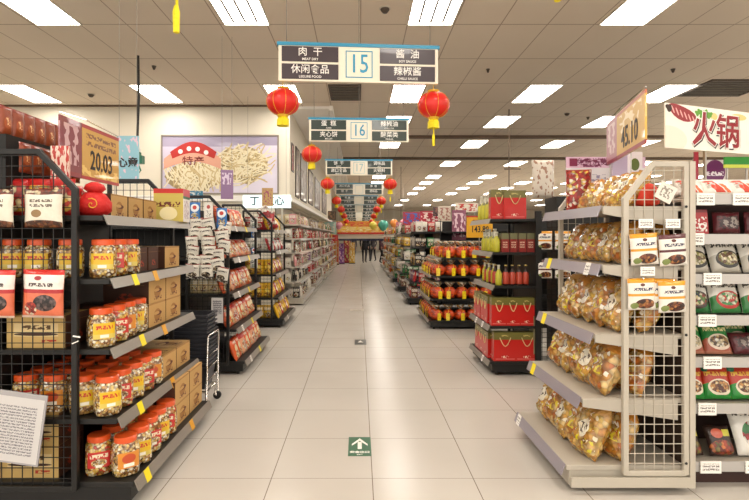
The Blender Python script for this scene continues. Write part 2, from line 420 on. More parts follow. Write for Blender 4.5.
for i, (Y, num, tx, pm, ztop) in enumerate(SIGNS):
    lab = ('ivory hanging aisle sign numbered %s, %s from the camera, with %s plates' % (num, ORD[i], 'violet-black' if num == '15' else 'dark green') if num else 'ivory hanging aisle sign with dark plates, %s from the camera' % ORD[i])
    t = thing('aisle_sign', lab, 'sign', (0, Y, ztop), (0, 0, R(4.2 if i == 0 else 2.5)), 'hanging aisle signs')
    W = 0.715; H = 0.345
    bev(obj('board', MB().box(-W, W, -0.02, 0.02, -H, -0.03), signw, t), 0.004)
    obj('top_rail', MB().box(-W-0.012, W+0.012, -0.026, 0.026, -0.03, 0.0), signblue, t)
    for x in (-W*0.9, 0.0, W*0.9): obj('hanging_wire', MB().tube([(x, 0, 0), (x, 0, ZC-ztop)], 0.003, 4), wire, t)
    for k, (cn, en) in enumerate(tx):
        cx = -0.435 if k < 2 else 0.435; cz = -0.105 if k % 2 == 0 else -0.260
        p = obj('name_plate', MB().box(cx-0.25, cx+0.25, -0.026, -0.02, cz-0.067, cz+0.067), pm, t)
        text('lettering', cn, 0.085 if i < 3 else 0.08, letw, p, (cx, -0.027, cz+0.016), bold=0.0006)
        if en: text('small_lettering', en, 0.03, letw, p, (cx, -0.027, cz-0.046), bold=0.0004)
    nm = numblue if i < 2 else numpale
    f = MB()
    for (a, b_, c_, d_) in ((-.12,.12,-.305,-.297),(-.12,.12,-.073,-.065),(-.12,-.112,-.297,-.073),(.112,.12,-.297,-.073)): f.box(a, b_, -0.024, -0.0201, c_, d_)
    obj('number_frame', f, nm, t)
    if num: text('number', num, 0.235, nm, t, (0, -0.0225, -0.187), sx=0.78, bold=0.001)
    for s in (-1, 1):
        if i == 1 and s == 1: continue
        lantern(s*(0.675), Y + s*0.05, ztop-H-0.035, 'red lantern with gold ribs hanging from the %s end of the %s aisle sign' % ('left' if s < 0 else 'right', ORD[i]), long=(s > 0))
for s, Y in ((-1, 2.0), (1, 1.84)):
    t = thing('red_lantern', 'lantern overhead at %s top edge, only its yellow tassel in view' % ('left' if s < 0 else 'right'), 'lantern', (s*0.715, Y, 2.77 if s < 0 else 2.82), (0, 0, 0.4), 'red paper lanterns along the aisle')
    for n_, m_ in (('shade', lan_body), ('gold_ribs', lan_rib), ('cap', lan_cap), ('bottom_ring', lan_ring), ('tassel', lan_tas)): lnk(n_, m_, t)
    obj('hanging_wire', MB().tube([(0,0,0.03),(0,0,ZC-2.77 if s < 0 else ZC-2.82)], 0.003, 4), wire, t)

# black cord with a bundled sensor
t = thing('power_cable', 'thick black cord hanging from ceiling with a green connector at its end', 'cord', (-3.35, 7.75, 0))
obj('cable', MB().tube([(0,0,ZC), (0.01,0,3.6), (-0.01,0,3.0), (0,0,2.6)], 0.02, 8), black, t, True)
obj('connector', MB().box(-.1, .08, -.05, .05, 2.56, 2.68).box(-.14, .02, -.03, .07, 2.66, 2.74).tube([(0,0,2.56),(.04,0,2.46),(.0,0,2.40)], .012), mat('green_connector', '#1d6b50', .4), t)
obj('zip_tie', MB().box(-.03, .03, -.03, .03, 2.74, 2.79), letw, t)

# ------------------------------------------------------------------ wall poster of noodles
def poster():
    t = thing('noodle_poster', 'large framed lavender poster of dried noodles on the cream wall', 'poster', (-2.93, 10.78, 2.38))
    W = 1.21; H = 1.19
    obj('print', MB().box(-W, W, -0.01, 0, 0, H), pk('poster_lilac', '#cdc3d6', [('r', 0, 1, .82, 1, '#a79db4'), ('r', .62, 1, 0, .84, '#dcd3e2')], bump=0), t)
    fr = MB().box(-W-.03, W+.03, -.03, 0, -.03, 0).box(-W-.03, W+.03, -.03, 0, H, H+.03).box(-W-.03, -W, -.03, 0, 0, H).box(W, W+.03, -.03, 0, 0, H)
    obj('frame', fr, mat('poster_frame_grey', '#8f8478', .5), t)
    rnd = random.Random(3); bun = {(l_, d_): MB() for l_ in (0, 1) for d_ in (0, 1)}
    for k in range(300):
        left = k % 2
        if left: cx, cz, rx, rz = -.55, .34, .62, .30; ang = rnd.choice([rnd.gauss(1.1, .25), rnd.gauss(-1.0, .3)])
        else: cx, cz, rx, rz = .45, .58, .56, .38; ang = rnd.gauss(.35, .6)
        r = math.sqrt(rnd.random()); th = rnd.uniform(0, 2*math.pi)
        x, z = cx + rx*r*math.cos(th), cz + rz*r*math.sin(th); ln = rnd.uniform(.25, .55); cv = rnd.uniform(-.12, .12)
        pts = []
        for q in range(5):
            s = (q/4-.5)*ln; d = cv*(1-(2*s/ln)**2)
            xx = x + math.cos(ang)*s - math.sin(ang)*d; zz = z + math.sin(ang)*s + math.cos(ang)*d
            pts.append((min(W-.02, max(-W+.02, xx)), min(H-.03, max(.02, zz))))
        w = .0125; mb = bun[(left, 0 if k % 3 else 1)]; y = -.0105 - k*.000015
        for q in range(4):
            (x0, z0), (x1, z1) = pts[q], pts[q+1]; l = math.hypot(x1-x0, z1-z0) or 1e-3; nx, nz = -(z1-z0)/l*w, (x1-x0)/l*w
            mb.add([(x0-nx, y, z0-nz), (x1-nx, y, z1-nz), (x1+nx, y, z1+nz), (x0+nx, y, z0+nz)], [(0,1,2,3)])
    # dark gap shadows printed between the strands are part of the picture
    g = MB()
    for cx, cz, rx, rz in ((-.55, .33, .60, .29), (.45, .58, .55, .38)):
        vs = [(cx + rx*math.cos(q*.26)*(1+.06*math.sin(q*2.3)), -.0102, cz + rz*math.sin(q*.26)*(1+.1*math.sin(q*1.7))) for q in range(24)]
        g.add(vs, [tuple(range(24))])
    obj('noodle_picture', g, mat('noodle_gap', '#a08b62', .6), t)
    for (l_, d_), mb in bun.items(): obj('noodle_strands', mb, mat('noodle_dark', '#cdb582', .6) if d_ else mat('noodle_light', '#ece0bd', .6), t)
    # folded paper label over the left bundle
    lp = MB(); n = 12
    up = [(-1.18+1.2*i/n, .72 + .30*math.sin(math.pi*i/n)) for i in range(n+1)]; lo = [(-1.18+1.2*i/n, .50 + .16*math.sin(math.pi*i/n)) for i in range(n+1)]
    for i in range(n): lp.add([(lo[i][0], -.016, lo[i][1]), (lo[i+1][0], -.016, lo[i+1][1]), (up[i+1][0], -.016, up[i+1][1]), (up[i][0], -.016, up[i][1])], [(0,1,2,3)])
    obj('paper_band', lp, mat('label_salmon', '#e0a48a', .6), t)
    rp = MB()
    up = [(-1.05+.98*i/n, .86 + .22*math.sin(math.pi*i/n)) for i in range(n+1)]; lo = [(-1.0+.88*i/n, .72 + .12*math.sin(math.pi*i/n)) for i in range(n+1)]
    for i in range(n): rp.add([(lo[i][0], -.018, lo[i][1]), (lo[i+1][0], -.018, lo[i+1][1]), (up[i+1][0], -.018, up[i+1][1]), (up[i][0], -.018, up[i][1])], [(0,1,2,3)])
    obj('red_patch', rp, mat('label_red', '#b8241c', .6), t)
    for x, z in ((-.83, .87), (-.65, .93), (-.47, .92), (-.29, .85)):
        wp = MB().add([(x+.05*math.cos(q*.6283), -.02, z+.05*math.sin(q*.6283)) for q in range(10)], [tuple(range(10))])
        obj('white_round', wp, letw, t)
    text('lettering', '特产', .2, mat('ink_darkred', '#7c1812', .6), t, (-.56, -.021, .66), bold=.0015, sx=1.2)
poster()

# ------------------------------------------------------------------ display racks
steelk = mat('price_strip_grey', '#8d867d', 0.35, metal=0.2); stript = mat('price_strip_clear', '#b9b2a8', 0.2, coat=0.6)
tagy = mat('price_tag_yellow', '#f2de1b', 0.5); tagw = pk('price_tag_white', '#f3f0ea', [('t', .1, .9, .2, .8, '#6a625c', 4, 12)], bump=0, coat=0)
taggold = mat('price_tag_amber', '#dfa022', 0.5)
whitep = mat('white_powder_coat', '#bdb5a6', 0.4); whited = mat('cream_shelf_steel', '#b3ab9d', 0.4)
mauve = mat('price_strip_mauve', '#948d96', 0.3, coat=0.4)
chrome = mat('chrome', '#d8d6d2', 0.12, metal=1.0)
def end_panel(t, xa, xb, y, ztop, frame, grid, cell=0.055, z0=0.12, aisle_side='b', side=1, fw=0.03, sub=True, name='end_panel'):
    """upright framed wire grid; chamfered on the aisle side. xa = aisle post x, xb = far post x"""
    m = MB(); lo, hi = min(xa, xb), max(xa, xb); ch = min(0.19, (hi-lo)*0.45); cz = 0.20
    d = 1 if xb > xa else -1
    pts = [(xa, z0), (xa, ztop-cz), (xa+d*ch, ztop), (xb, ztop), (xb, z0)]
    for i in range(4):
        (x0, z0_), (x1, z1_) = pts[i], pts[i+1]
        L_ = math.hypot(x1-x0, z1_-z0_); a = math.atan2(z1_-z0_, x1-x0)
        M = Matrix.Translation((x0, y, z0_)) @ Matrix.Rotation(-a, 4, 'Y')
        m.box(-fw*0.3, L_+fw*0.3, -0.016+.0006*i, 0.016-.0006*i, -fw/2, fw/2, 0, M)
    m.box(lo, hi, y-.0125, y+.0125, z0-fw/2, z0+fw/2)
    o = bev(obj(name, m, frame, t), 0.003, 1)
    g = MB(); x = lo + cell
    while x < hi - 0.01:
        zt = ztop
        dd = abs(x-xa)
        if dd < ch: zt = ztop - cz*(1-dd/ch)
        g.box(x-.002, x+.002, y-.002, y+.002, z0, zt); x += cell
    z = z0 + cell
    while z < ztop - 0.01:
        x0, x1 = lo, hi
        if z > ztop-cz:
            cut = ch*(z-(ztop-cz))/cz
            if d > 0: x0 = lo + cut
            else: x1 = hi - cut
        g.box(x0, x1, y-.004, y-.0005, z-.002, z+.002); z += cell
    obj('wire_grid', g, grid, o)
    return o
def rack(label, side, y0, y1, fronts, levels, xback, xpost, ztop, frame, shelfm, stripm, stripH=0.05, group='end-of-aisle display racks', panels=(1, 1), tags=None, backtop=None, backm=None, castor=True, xfar=None, sh=0.028):
    """side=-1: rack left of the aisle facing +X ; side=+1: right, facing -X. fronts = |x| of each shelf's front"""
    s = side
    cx = s*(xpost+xback)/2
    t = thing('display_rack', label, 'display rack', (cx, (y0+y1)/2, 0), group=group)
    ox, oy = cx, (y0+y1)/2
    def bx(m, x0, x1, ya, yb, za, zb, mi=0):
        X = sorted((s*x0-ox, s*x1-ox)); return m.box(X[0], X[1], ya-oy, yb-oy, za, zb, mi)
    bev(obj('base', bx(MB(), fronts[0]+.02, xback, y0+.01, y1-.01, .035, levels[0]-sh), frame, t), .004, 1)
    if castor:
        for xx in (fronts[0]+.08, xback-.08):
            for yy in (y0+.06, y1-.06):
                M = Matrix.Translation((s*xx-ox, yy-oy, .02)) @ Matrix.Rotation(math.pi/2, 4, 'Y')
                obj('castor', MB().lathe([(.02,-.012),(.02,.012)], 12, M=M), black, t)
    bt = backtop if backtop else ztop-.12
    obj('back_panel', bx(MB(), xback-.015, xback, y0+.02, y1-.02, levels[0]-sh+.001, bt), backm or frame, t)
    if panels[0]: end_panel(t, s*xpost-ox, s*(xfar or xback)-ox, y0-oy-.018, ztop, frame, backm and frame or frame)
    if panels[1]: end_panel(t, s*xpost-ox, s*(xfar or xback)-ox, y1-oy+.018, ztop, frame, frame)
    for i, (xf, z) in enumerate(zip(fronts, levels)):
        m = MB(); bx(m, xf, xback-.016, y0, y1, z-sh, z)
        # tapered side bracket
        sf = bev(obj('shelf', m, shelfm, t), .003, 1)
        # slanted price strip
        X0 = s*xf - ox; zt = z+.004; zb = zt - stripH*.9; dX = -s*.022
        q = [(X0-s*.002, zt), (X0-s*.004, zt), (X0+dX-s*.004, zb), (X0+dX-s*.001, zb)]
        vs = [(x, yy-oy, zz) for yy in (y0+.005, y1-.005) for x, zz in ((X0, zt), (X0-s*.006, zt), (X0+dX-s*.006, zb), (X0+dX, zb))]
        strip = MB().add(vs, [(0,1,5,4),(1,2,6,5),(2,3,7,6),(3,0,4,7),(0,3,2,1),(4,5,6,7)])
        obj('price_strip', strip, stripm, sf)
        if tags:
            for ty, tm in tags.get(i, ()):
                vs = [(x, yy-oy, zz) for yy in (ty-.032, ty+.032) for x, zz in ((X0-s*.0065, zt+.004), (X0-s*.0085, zt+.004), (X0+dX-s*.0085, zb-.006), (X0+dX-s*.0065, zb-.006))]
                obj('price_tag', MB().add(vs, [(0,1,5,4),(1,2,6,5),(2,3,7,6),(3,0,4,7),(0,3,2,1),(4,5,6,7)], 0, [[(0,0),(0,1),(1,1),(1,0)]]*6), tm, sf)
    return t

LV = [0.145, 0.48, 0.85, 1.225, 1.565]
LF = [1.20, 1.29, 1.33, 1.33, 1.365]
L1 = rack('black wire-sided rack of jars and cartons nearest on the left', -1, 2.72, 4.08, LF, LV, 2.0, 1.5, 1.90, black, blackg, steelk, .06,
          tags={0: [(2.86, tagy), (3.62, taggold)], 1: [(2.98, tagy), (3.5, taggold)], 2: [(3.1, tagy), (3.45, taggold)], 3: [(3.0, tagy), (3.3, taggold)]}, backtop=1.60)
obj('raised_header', MB().box(-.25, -.13, -.68, -.06, 1.60, 2.0).box(-.235, -.20, -.68, -.06, .3, 1.60), blackg, L1)
L2 = rack('black wire-sided rack of orange snack bags, second on the left', -1, 5.36, 6.75, LF, LV, 1.80, 1.37, 1.87, black, blackg, steelk, .06,
          tags={k: [(5.6, tagw), (6.1, tagy)] for k in range(5)}, backtop=1.75)
L3 = rack('black wire-sided rack of yellow packets, third on the left', -1, 8.15, 9.5, LF, LV, 1.84, 1.39, 1.86, black, blackg, steelk, .06, tags={k: [(8.5, tagw)] for k in range(5)}, backtop=1.75)
RV = [0.155, 0.535, 0.90, 1.29, 1.625]
RF = [1.175, 1.265, 1.335, 1.38, 1.38]
R1 = rack('white wire-sided rack of cookie bags nearest on the right', 1, 2.90, 3.78, RF, RV, 1.86, 1.50, 1.86, whitep, whited, mauve, .07,
          tags={0: [(3.7, tagw)], 1: [(3.66, tagy)], 2: [(3.64, tagy)], 3: [(3.66, tagy), (3.05, tagw)]}, backtop=1.60, xfar=1.84, sh=.03, backm=mat('dark_brown_back', '#3a2c22', .6))
# tapered shelf brackets seen at the near end of the white rack
for z, xf in zip(RV[1:], RF[1:]):
    ox, oy = 1.68, 3.34
    vs = [(x-ox, y-oy, zz) for y in (2.885, 2.899) for x, zz in ((xf, z-.002), (xf, z-.045), (1.80, z-.12), (1.80, z-.002))]
    obj('shelf_bracket', MB().add(vs, [(0,1,2,3),(7,6,5,4),(0,4,5,1),(1,5,6,2),(2,6,7,3),(3,7,4,0)]), whited, R1)
GV = [0.15, 0.52, 0.94, 1.29, 1.64]
R2 = rack('black rack of red gift bags, second on the right', 1, 5.33, 6.25, [1.37, 1.37, 1.42, 1.40, 1.38], GV, 1.90, 1.84, 1.88, black, blackg, steelk, .06, panels=(0, 1), tags={0: [(5.6, tagw)], 1: [(5.6, tagw), (5.9, tagw)]}, backtop=1.65)
obj('upright_post', MB().box(.0-.03, .03, -.475, -.435, .1, 1.72), black, R2)
obj('side_grid', (lambda m: [m.box(.04+.05*i, .044+.05*i, -.46, -.456, .15, 1.7) for i in range(7)] and [m.box(.03, .36, -.462, -.458, .2+.05*i, .204+.05*i) for i in range(30)] and m)(MB()), black, R2)
OV = [0.14, 0.48, 0.84, 1.12]
R3 = rack('low dark rack of orange gift sacks, third on the right', 1, 8.0, 9.6, [1.10, 1.12, 1.14, 1.3], OV, 2.1, 2.05, 1.40, blackg, blackg, steelk, .035, panels=(0, 0), backtop=1.35)

# gondola rows running away from the aisle
def gondola(label, x0, x1, y0, y1, levels, bodym, shm, depth=0.4, top=1.75, foot=True, near=True, strip=None, far=True):
    t = thing('gondola_shelf', label, 'shelving', ((x0+x1)/2, (y0+y1)/2, 0), group='long shelving rows')
    ox, oy = (x0+x1)/2, (y0+y1)/2; yc = 0
    obj('spine_panel', MB().box(x0-ox+.03, x1-ox, yc-.02, yc+.02, 0.02, top), bodym, t)
    obj('plinth', MB().box(x0-ox+.05, x1-ox, y0-oy+.06, y1-oy-.06, 0, levels[0]-.035), bodym, t)
    for xx in (x0-ox+.01, (x0+x1)/2-ox+.3):
        p = obj('upright', MB().box(xx-.01, xx+.025, y0-oy+.02, y0-oy+.05, 0, levels[0]-.036).box(xx-.01, xx+.028, yc-.0205-.02, yc-.021, 0.02, top), shm, t)
        sl = MB()
        for z in (.03, .065): sl.box(xx, xx+.012, y0-oy+.0185, y0-oy+.0199, z, z+.02)
        obj('slot', sl, black, p)
    for z in levels:
        m = MB().box(x0-ox, x1-ox, y0-oy, yc-.022-.02, z-.03, z)
        if far: m.box(x0-ox, x1-ox, yc+.022, y1-oy, z-.03, z)
        s_ = bev(obj('shelf', m, shm, t), .003, 1)
        if strip: obj('price_strip', MB().box(x0-ox+.002, x1-ox, y0-oy-.008, y0-oy-.001, z-.046, z+.012), strip, s_)
    return t
NV = [0.14, 0.475, 0.742, 0.985, 1.225, 1.455, 1.685]
stripw = mat('price_strip_white', '#b3afaa', .3, coat=.4)
G1 = gondola('cream shelving row of instant noodles at the right edge', 1.89, 4.4, 2.96, 3.78, NV, mat('gondola_maroon_back', '#3a201a', .6), whited, top=1.78, strip=stripw)
G1t = [(0, 2.02), (2, 2.03), (1, 2.0), (3, 2.0), (4, 2.03), (5, 1.93), (6, 1.99), (6, 2.2), (0, 2.28), (3, 2.4)]
for li, xx in G1t:
    z = NV[li]
    w = .052 if li else .06
    obj('price_tag', MB().box(xx-w-3.1375, xx+w-3.1375, -.415-.012, -.415-.0062, z-.052, z+.018), tagw, G1)
gondola('dark shelving row behind the near left rack', -4.6, -2.06, 2.9, 3.9, LV, blackg, blackg, top=1.6)
gondola('dark shelving row behind the second left rack', -4.6, -1.86, 5.5, 6.6, LV, blackg, blackg, top=1.7)
gondola('dark shelving row behind the third left rack', -4.6, -1.9, 8.2, 9.3, LV, blackg, blackg, top=1.7)
G2 = gondola('dark shelving row behind the red gift bag rack', 2.52, 6.5, 5.45, 6.25, LV, blackg, blackg, top=1.7)
gondola('dark shelving row behind the orange sack rack', 2.15, 6.8, 8.1, 9.2, LV, blackg, blackg, top=1.75)

# ------------------------------------------------------------------ goods : kinds built once, then copied
KIND = {}
def kind(key, name, cat, parts):
    """parts: list of (part name, mesh, [sub-parts]); a single part -> the thing itself is that mesh"""
    KIND[key] = (name, cat, parts)
def put(key, loc, rot, label, group=None, scale=None):
    name, cat, parts = KIND[key]
    if len(parts) == 1:
        o = lnk(name, parts[0][1], None, loc, rot)
    else:
        o = lnk(name, None, None, loc, rot)
        for pn, me in parts: lnk(pn, me, o)
    if scale: o.scale = (scale,)*3 if isinstance(scale, (int, float)) else scale
    return tag(o, label, cat, group)
def smooth_me(mb, name, mats): return mb.mesh(name, mats, True)

# nut jars
nuts = ['#d9c08d', '#b98950', '#8a5a2c', '#efe3c2', '#c99b52', '#6f4a26', '#e2c06a', '#f3ead3']
nutm = pk('mixed_nuts_in_clear_jar', nuts, [], rough=.15, coat=.8, bump=.5, vscale=78)
nutm2 = pk('banana_chips_in_clear_jar', ['#dcae45', '#e9cd83', '#b5712a', '#c43e1e', '#e6d7ae', '#8d5a2b'], [], rough=.15, coat=.8, bump=.5, vscale=70)
lidm = mat('orange_plastic_lid', '#e0561f', .35, coat=.3)
jb = [(0.055, 0.0), (0.066, 0.008), (0.069, 0.03), (0.069, 0.14), (0.064, 0.165), (0.05, 0.182), (0.048, 0.19)]
lidp = [(0.056, 0.178), (0.058, 0.182), (0.058, 0.206), (0.054, 0.211), (0.02, 0.212)]
def jar(key, body, labm):
    me = smooth_me(MB().lathe(jb, 24, sq=3.2), 'jar_body', body)
    ld = MB().lathe(lidp, 28, lobes=28, lob=.02).mesh('lid', lidm, False)
    # wrap-around label covering the front and one side
    lb_ = MB(); n = 10; vs = []
    for z in (0.05, 0.135):
        for k in range(n+1):
            a = -math.pi/2 - 0.75 + 1.5*k/n; c, s_ = math.cos(a), math.sin(a); q = (abs(c)**3.2+abs(s_)**3.2)**(-1/3.2)*.0705
            vs.append((q*c, q*s_, z))
    lb_.add(vs, [(k, k+1, n+2+k, n+1+k) for k in range(n)], 0, [[(k/n, 0), ((k+1)/n, 0), ((k+1)/n, 1), (k/n, 1)] for k in range(n)])
    kind(key, 'nut_jar', 'jar', [('jar_body', me), ('lid', ld), ('paper_label', lb_.mesh('paper_label', labm, True))])
jar('jar_yellow', nutm, pk('jar_label_yellow', '#e3b81c', [('t', .12, .88, .5, .92, '#c8301c', 2.4, 9), ('r', 0, 1, 0, .3, '#d9c25a'), ('r', .3, .7, .06, .26, '#f5efe0')], bump=0))
jar('jar_red', nutm2, pk('jar_label_red', '#c9302a', [('t', .1, .9, .52, .95, '#f2e6c8', 2.4, 9), ('ev', .5, .3, .35, .25, nuts, 120), ('r', .35, .65, .0, .18, '#f5efe0')], bump=0))
jar('jar_orange', nutm, pk('jar_label_orange', '#d88b2c', [('e', .5, .6, .32, .3, '#c24a1e'), ('r', .25, .75, .08, .3, '#f5efe0')], bump=0))

# kraft cartons: long printed face towards the aisle (-Y of the kind), dark brown ends
kraft = pk('kraft_carton_face', '#c49b5e', [('e', .5, .45, .2, .26, '#a07038'), ('e', .56, .5, .2, .09, '#5d2618'), ('e', .46, .52, .16, .07, '#c49b5e'), ('n', .3, .75, .1, .25, '#6d3a20', 12, .5), ('r', 0, 1, .93, 1, '#a87c43')], rough=.6, coat=0, bump=.05)
kraft2 = pk('kraft_carton_lettered', '#c9a866', [('r', .12, .88, .35, .75, '#dcc48f'), ('t', .28, .75, .52, .74, '#5f4423', 4.5, 9), ('e', .5, .42, .38, .05, '#43281a'), ('n', .6, .85, .15, .25, '#b2351f', 14, .4), ('r', 0, 1, .95, 1, '#a8823f')], rough=.6, coat=0, bump=.05)
cbrown = pk('carton_brown_end', '#482818', [('n', .3, .7, .2, .45, '#a33a20', 8, .5), ('r', .1, .9, .78, .8, '#7a5634')], rough=.55, coat=.05, bump=.05)
def boxme(w, d, h, mats, faces, nm='carton'):
    b_ = MB().box(-w/2, w/2, 0, d, 0, h, faces); return b_.mesh(nm, mats)
kind('carton', 'kraft_carton', 'carton', [('carton', boxme(.29, .30, .155, [kraft, cbrown], [0, 1, 1, 1, 0, 1]))])
kind('carton_dark', 'brown_carton', 'carton', [('carton', boxme(.17, .2, .155, [cbrown], [0]*6))])
kind('carton_front', 'kraft_carton', 'carton', [('carton', boxme(.315, .25, .175, [kraft2, cbrown], [0, 1, 1, 1, 0, 1]))])
kind('promo_carton', 'promotional_carton', 'carton', [('carton', boxme(.22, .18, .25, [pk('promo_front', '#e9e6e0', [('r', 0, 1, .78, 1, '#cf3a53'), ('r', 0, 1, .70, .78, '#2d6a4c'), ('n', .15, .85, .1, .65, '#b9a6ae', 9, .5)], bump=0), pk('promo_side', '#c9b55c', [('w', -.2, 1.6, .86, 1, '#c4322f'), ('n', .1, .9, .45, .6, '#6b2f25', 10, .5), ('e', .5, .25, .3, .2, '#efe2b0')], bump=0)], [1, 0, 0, 0, 1, 1], ))])

# pouches on the raised header
kind('pouch', 'snack_pouch', 'pouch', [('pouch', smooth_me(MB().pillow(.098, .165, .03, 6, 8, 5, .05), 'pouch', pk('pouch_rust', '#8a3c1a', [('e', .45, .45, .28, .2, '#a8542a'), ('n', .3, .6, .35, .6, '#f0c890', 8, .55), ('r', 0, 1, .88, 1, '#7e2410')], bump=.3)))])
# hanging packs, nuts picture at bottom
kind('white_nut_pack', 'hanging_nut_pack', 'packet', [('packet', smooth_me(MB().pillow(.20, .20, .05, 10, 10, 6, .03), 'packet', pk('nutpack_white', '#e2dccb', [('r', 0, 1, .86, 1, '#4b241c'), ('ev', .5, .96, .6, .12, ['#4b241c', '#7d3b2c', '#c9b795', '#5d2a20'], 60), ('ev', .5, .05, .6, .14, ['#4a2617', '#6f3a20', '#8c5a36'], 55), ('e', .38, .36, .14, .1, '#8a6a3c'), ('t', .2, .8, .5, .75, '#6b5e50', 8, 12)], bump=.35)))])
kind('prune_pack', 'hanging_dried_fruit_pack', 'packet', [('packet', smooth_me(MB().pillow(.215, .25, .055, 10, 10, 8, .03), 'packet', pk('prunepack_red', '#d96f4c', [('r', 0, 1, .90, 1, '#c9281f'), ('r', 0, 1, .60, .90, '#e8e2da'), ('r', 0, 1, .52, .60, '#b01d22'), ('e', .42, .83, .09, .045, '#a01c2c'), ('t', .2, .8, .63, .75, '#4b3a38', 8, 16), ('ev', .6, .32, .28, .17, ['#2a1d1d', '#4c3a38', '#17100f', '#6a5552'], 60), ('ev', .25, .2, .16, .14, ['#b5382a', '#e8d5b8', '#8d1f1a'], 70), ('r', 0, 1, 0, .05, '#f0d8c8')], bump=.35)))])
puff = pk('puffpack_bw', '#ddd9cd', [('r', 0, 1, .94, 1, '#8b2a20'), ('t', .1, .9, .66, .86, '#4f4640', 6, 9), ('e', .5, .38, .36, .2, '#ece7d8'), ('ev', .5, .34, .34, .17, ['#2d2320', '#3c3028', '#8c7a60', '#d7cdb7'], 70), ('n', 0, 1, 0, .2, '#3b3330', 5, .45)], bump=.4)
kind('puff_pack', 'hanging_snack_packet', 'packet', [('packet', smooth_me(MB().pillow(.13, .15, .05, 6, 8, 9, .06), 'packet', puff))])
kind('blue_pack', 'hanging_blue_packet', 'packet', [('packet', smooth_me(MB().pillow(.11, .21, .03, 6, 8, 10, .03), 'packet', pk('bluepack', '#2c6fb5', [('e', .5, .72, .42, .2, '#e9eef2'), ('e', .5, .74, .2, .1, '#c93426'), ('ev', .5, .3, .35, .2, ['#e8e2d0', '#2c6fb5', '#d8b74a'], 80)], bump=.3)))])
kind('white_card_pack', 'hanging_white_card', 'packet', [('packet', MB().box(-.045, .045, -.006, .006, 0, .17).mesh('packet', pk('cardpack', '#ece8df', [('e', .5, .72, .2, .12, '#b8433a'), ('n', .2, .8, .1, .5, '#8b857c', 9, .55)], bump=0)))])
orng = [('e', .5, .5, .34, .2, '#ead9ac'), ('ev', .5, .26, .4, .18, ['#e0852f', '#efc15a', '#f3e8c8', '#c8401d', '#e9d9a0'], 45), ('t', .15, .85, .70, .90, '#f6ead0', 5.5, 8), ('r', 0, 1, .94, 1, '#b8270f'), ('n', .1, .9, .05, .3, '#5b7a2a', 7, .62)]
kind('orange_snack', 'snack_bag', 'snack bag', [('bag', smooth_me(MB().pillow(.17, .235, .06, 8, 9, 11, .06), 'bag', pk('snack_orange', '#d9581f', orng, bump=.35)))])
kind('orange_snack2', 'snack_bag', 'snack bag', [('bag', smooth_me(MB().pillow(.17, .235, .06, 8, 9, 12, .08), 'bag', pk('snack_orange_pale', '#e2a27c', [('r', 0, 1, .72, 1, '#cc2f1c'), ('ev', .5, .35, .4, .25, ['#d8722a', '#f0e2bd', '#f3efe4', '#c8401d'], 50)], bump=.35)))])
kind('yellow_pack', 'yellow_packet', 'packet', [('packet', smooth_me(MB().pillow(.16, .24, .06, 6, 8, 13, .05), 'packet', pk('pack_yellow', '#dfae1d', [('e', .5, .5, .3, .16, '#f0d768'), ('n', .2, .8, .6, .8, '#9b2a14', 8, .5), ('ev', .5, .22, .35, .14, ['#a8641e', '#e8c050', '#7d3d16'], 60)], bump=.3)))])
kind('red_pack', 'red_packet', 'packet', [('packet', smooth_me(MB().pillow(.15, .22, .06, 6, 8, 14, .05), 'packet', pk('pack_red', '#b8202a', [('e', .5, .45, .3, .2, '#efe4d4'), ('n', .2, .8, .68, .86, '#f0e6d0', 8, .5)], bump=.3)))])
kind('white_pack', 'white_packet', 'packet', [('packet', smooth_me(MB().pillow(.15, .2, .07, 6, 8, 15, .06), 'packet', pk('pack_white', '#d8d5cd', [('n', .1, .9, .55, .8, '#54504a', 8, .5), ('e', .5, .28, .3, .15, '#9ba69a')], bump=.3)))])
kind('speckled_pack', 'red_yellow_packet', 'packet', [('packet', smooth_me(MB().pillow(.10, .15, .05, 6, 8, 16, .05), 'packet', pk('pack_speckled', '#b81c1a', [('rv', .05, .95, .1, .8, ['#b81c1a', '#e3b13a', '#c9301c', '#f0d9a0'], 50)], bump=.3)))])

# cookie bags (clear film gathered at the top)
ck = ['#d9a347', '#e2b65e', '#c98a35', '#ebcd8c', '#cf9a40', '#d8b04a', '#b8802f', '#dba94e']
cookm = pk('cookie_bag_film', ck, [('r', 0, 1, .8, 1, '#c8954f'), ('rv', .0, 1, .08, .80, ck, 38), ('e', .5, .46, .22, .17, '#f0e8d2'), ('n', .34, .66, .36, .56, '#5d4a3a', 9, .5), ('n', .05, .95, .1, .95, '#efe0bf', 9, .64), ('n', .1, .9, .1, .3, '#d9c91e', 6, .58)], rough=.18, coat=.9, bump=.9)
cookm2 = pk('cookie_bag_film_amber', ck, [('r', 0, 1, .78, 1, '#c8822f'), ('rv', 0, 1, .05, .78, ['#d08a34', '#dba950', '#b9742a', '#e8c47c', '#c8702a', '#d2953c'], 36), ('n', .2, .8, .3, .55, '#e3cf3a', 6, .52), ('n', .05, .95, .3, .95, '#f3ead6', 9, .62)], rough=.18, coat=.9, bump=.9)
for k in range(4):
    kind('cookie%d' % k, 'cookie_bag', 'cookie bag', [('bag', smooth_me(MB().pillow(.17, .26, .10, 10, 12, 30+k, .13, .45 if k % 2 else .2), 'bag', cookm if k % 2 == 0 else cookm2))])
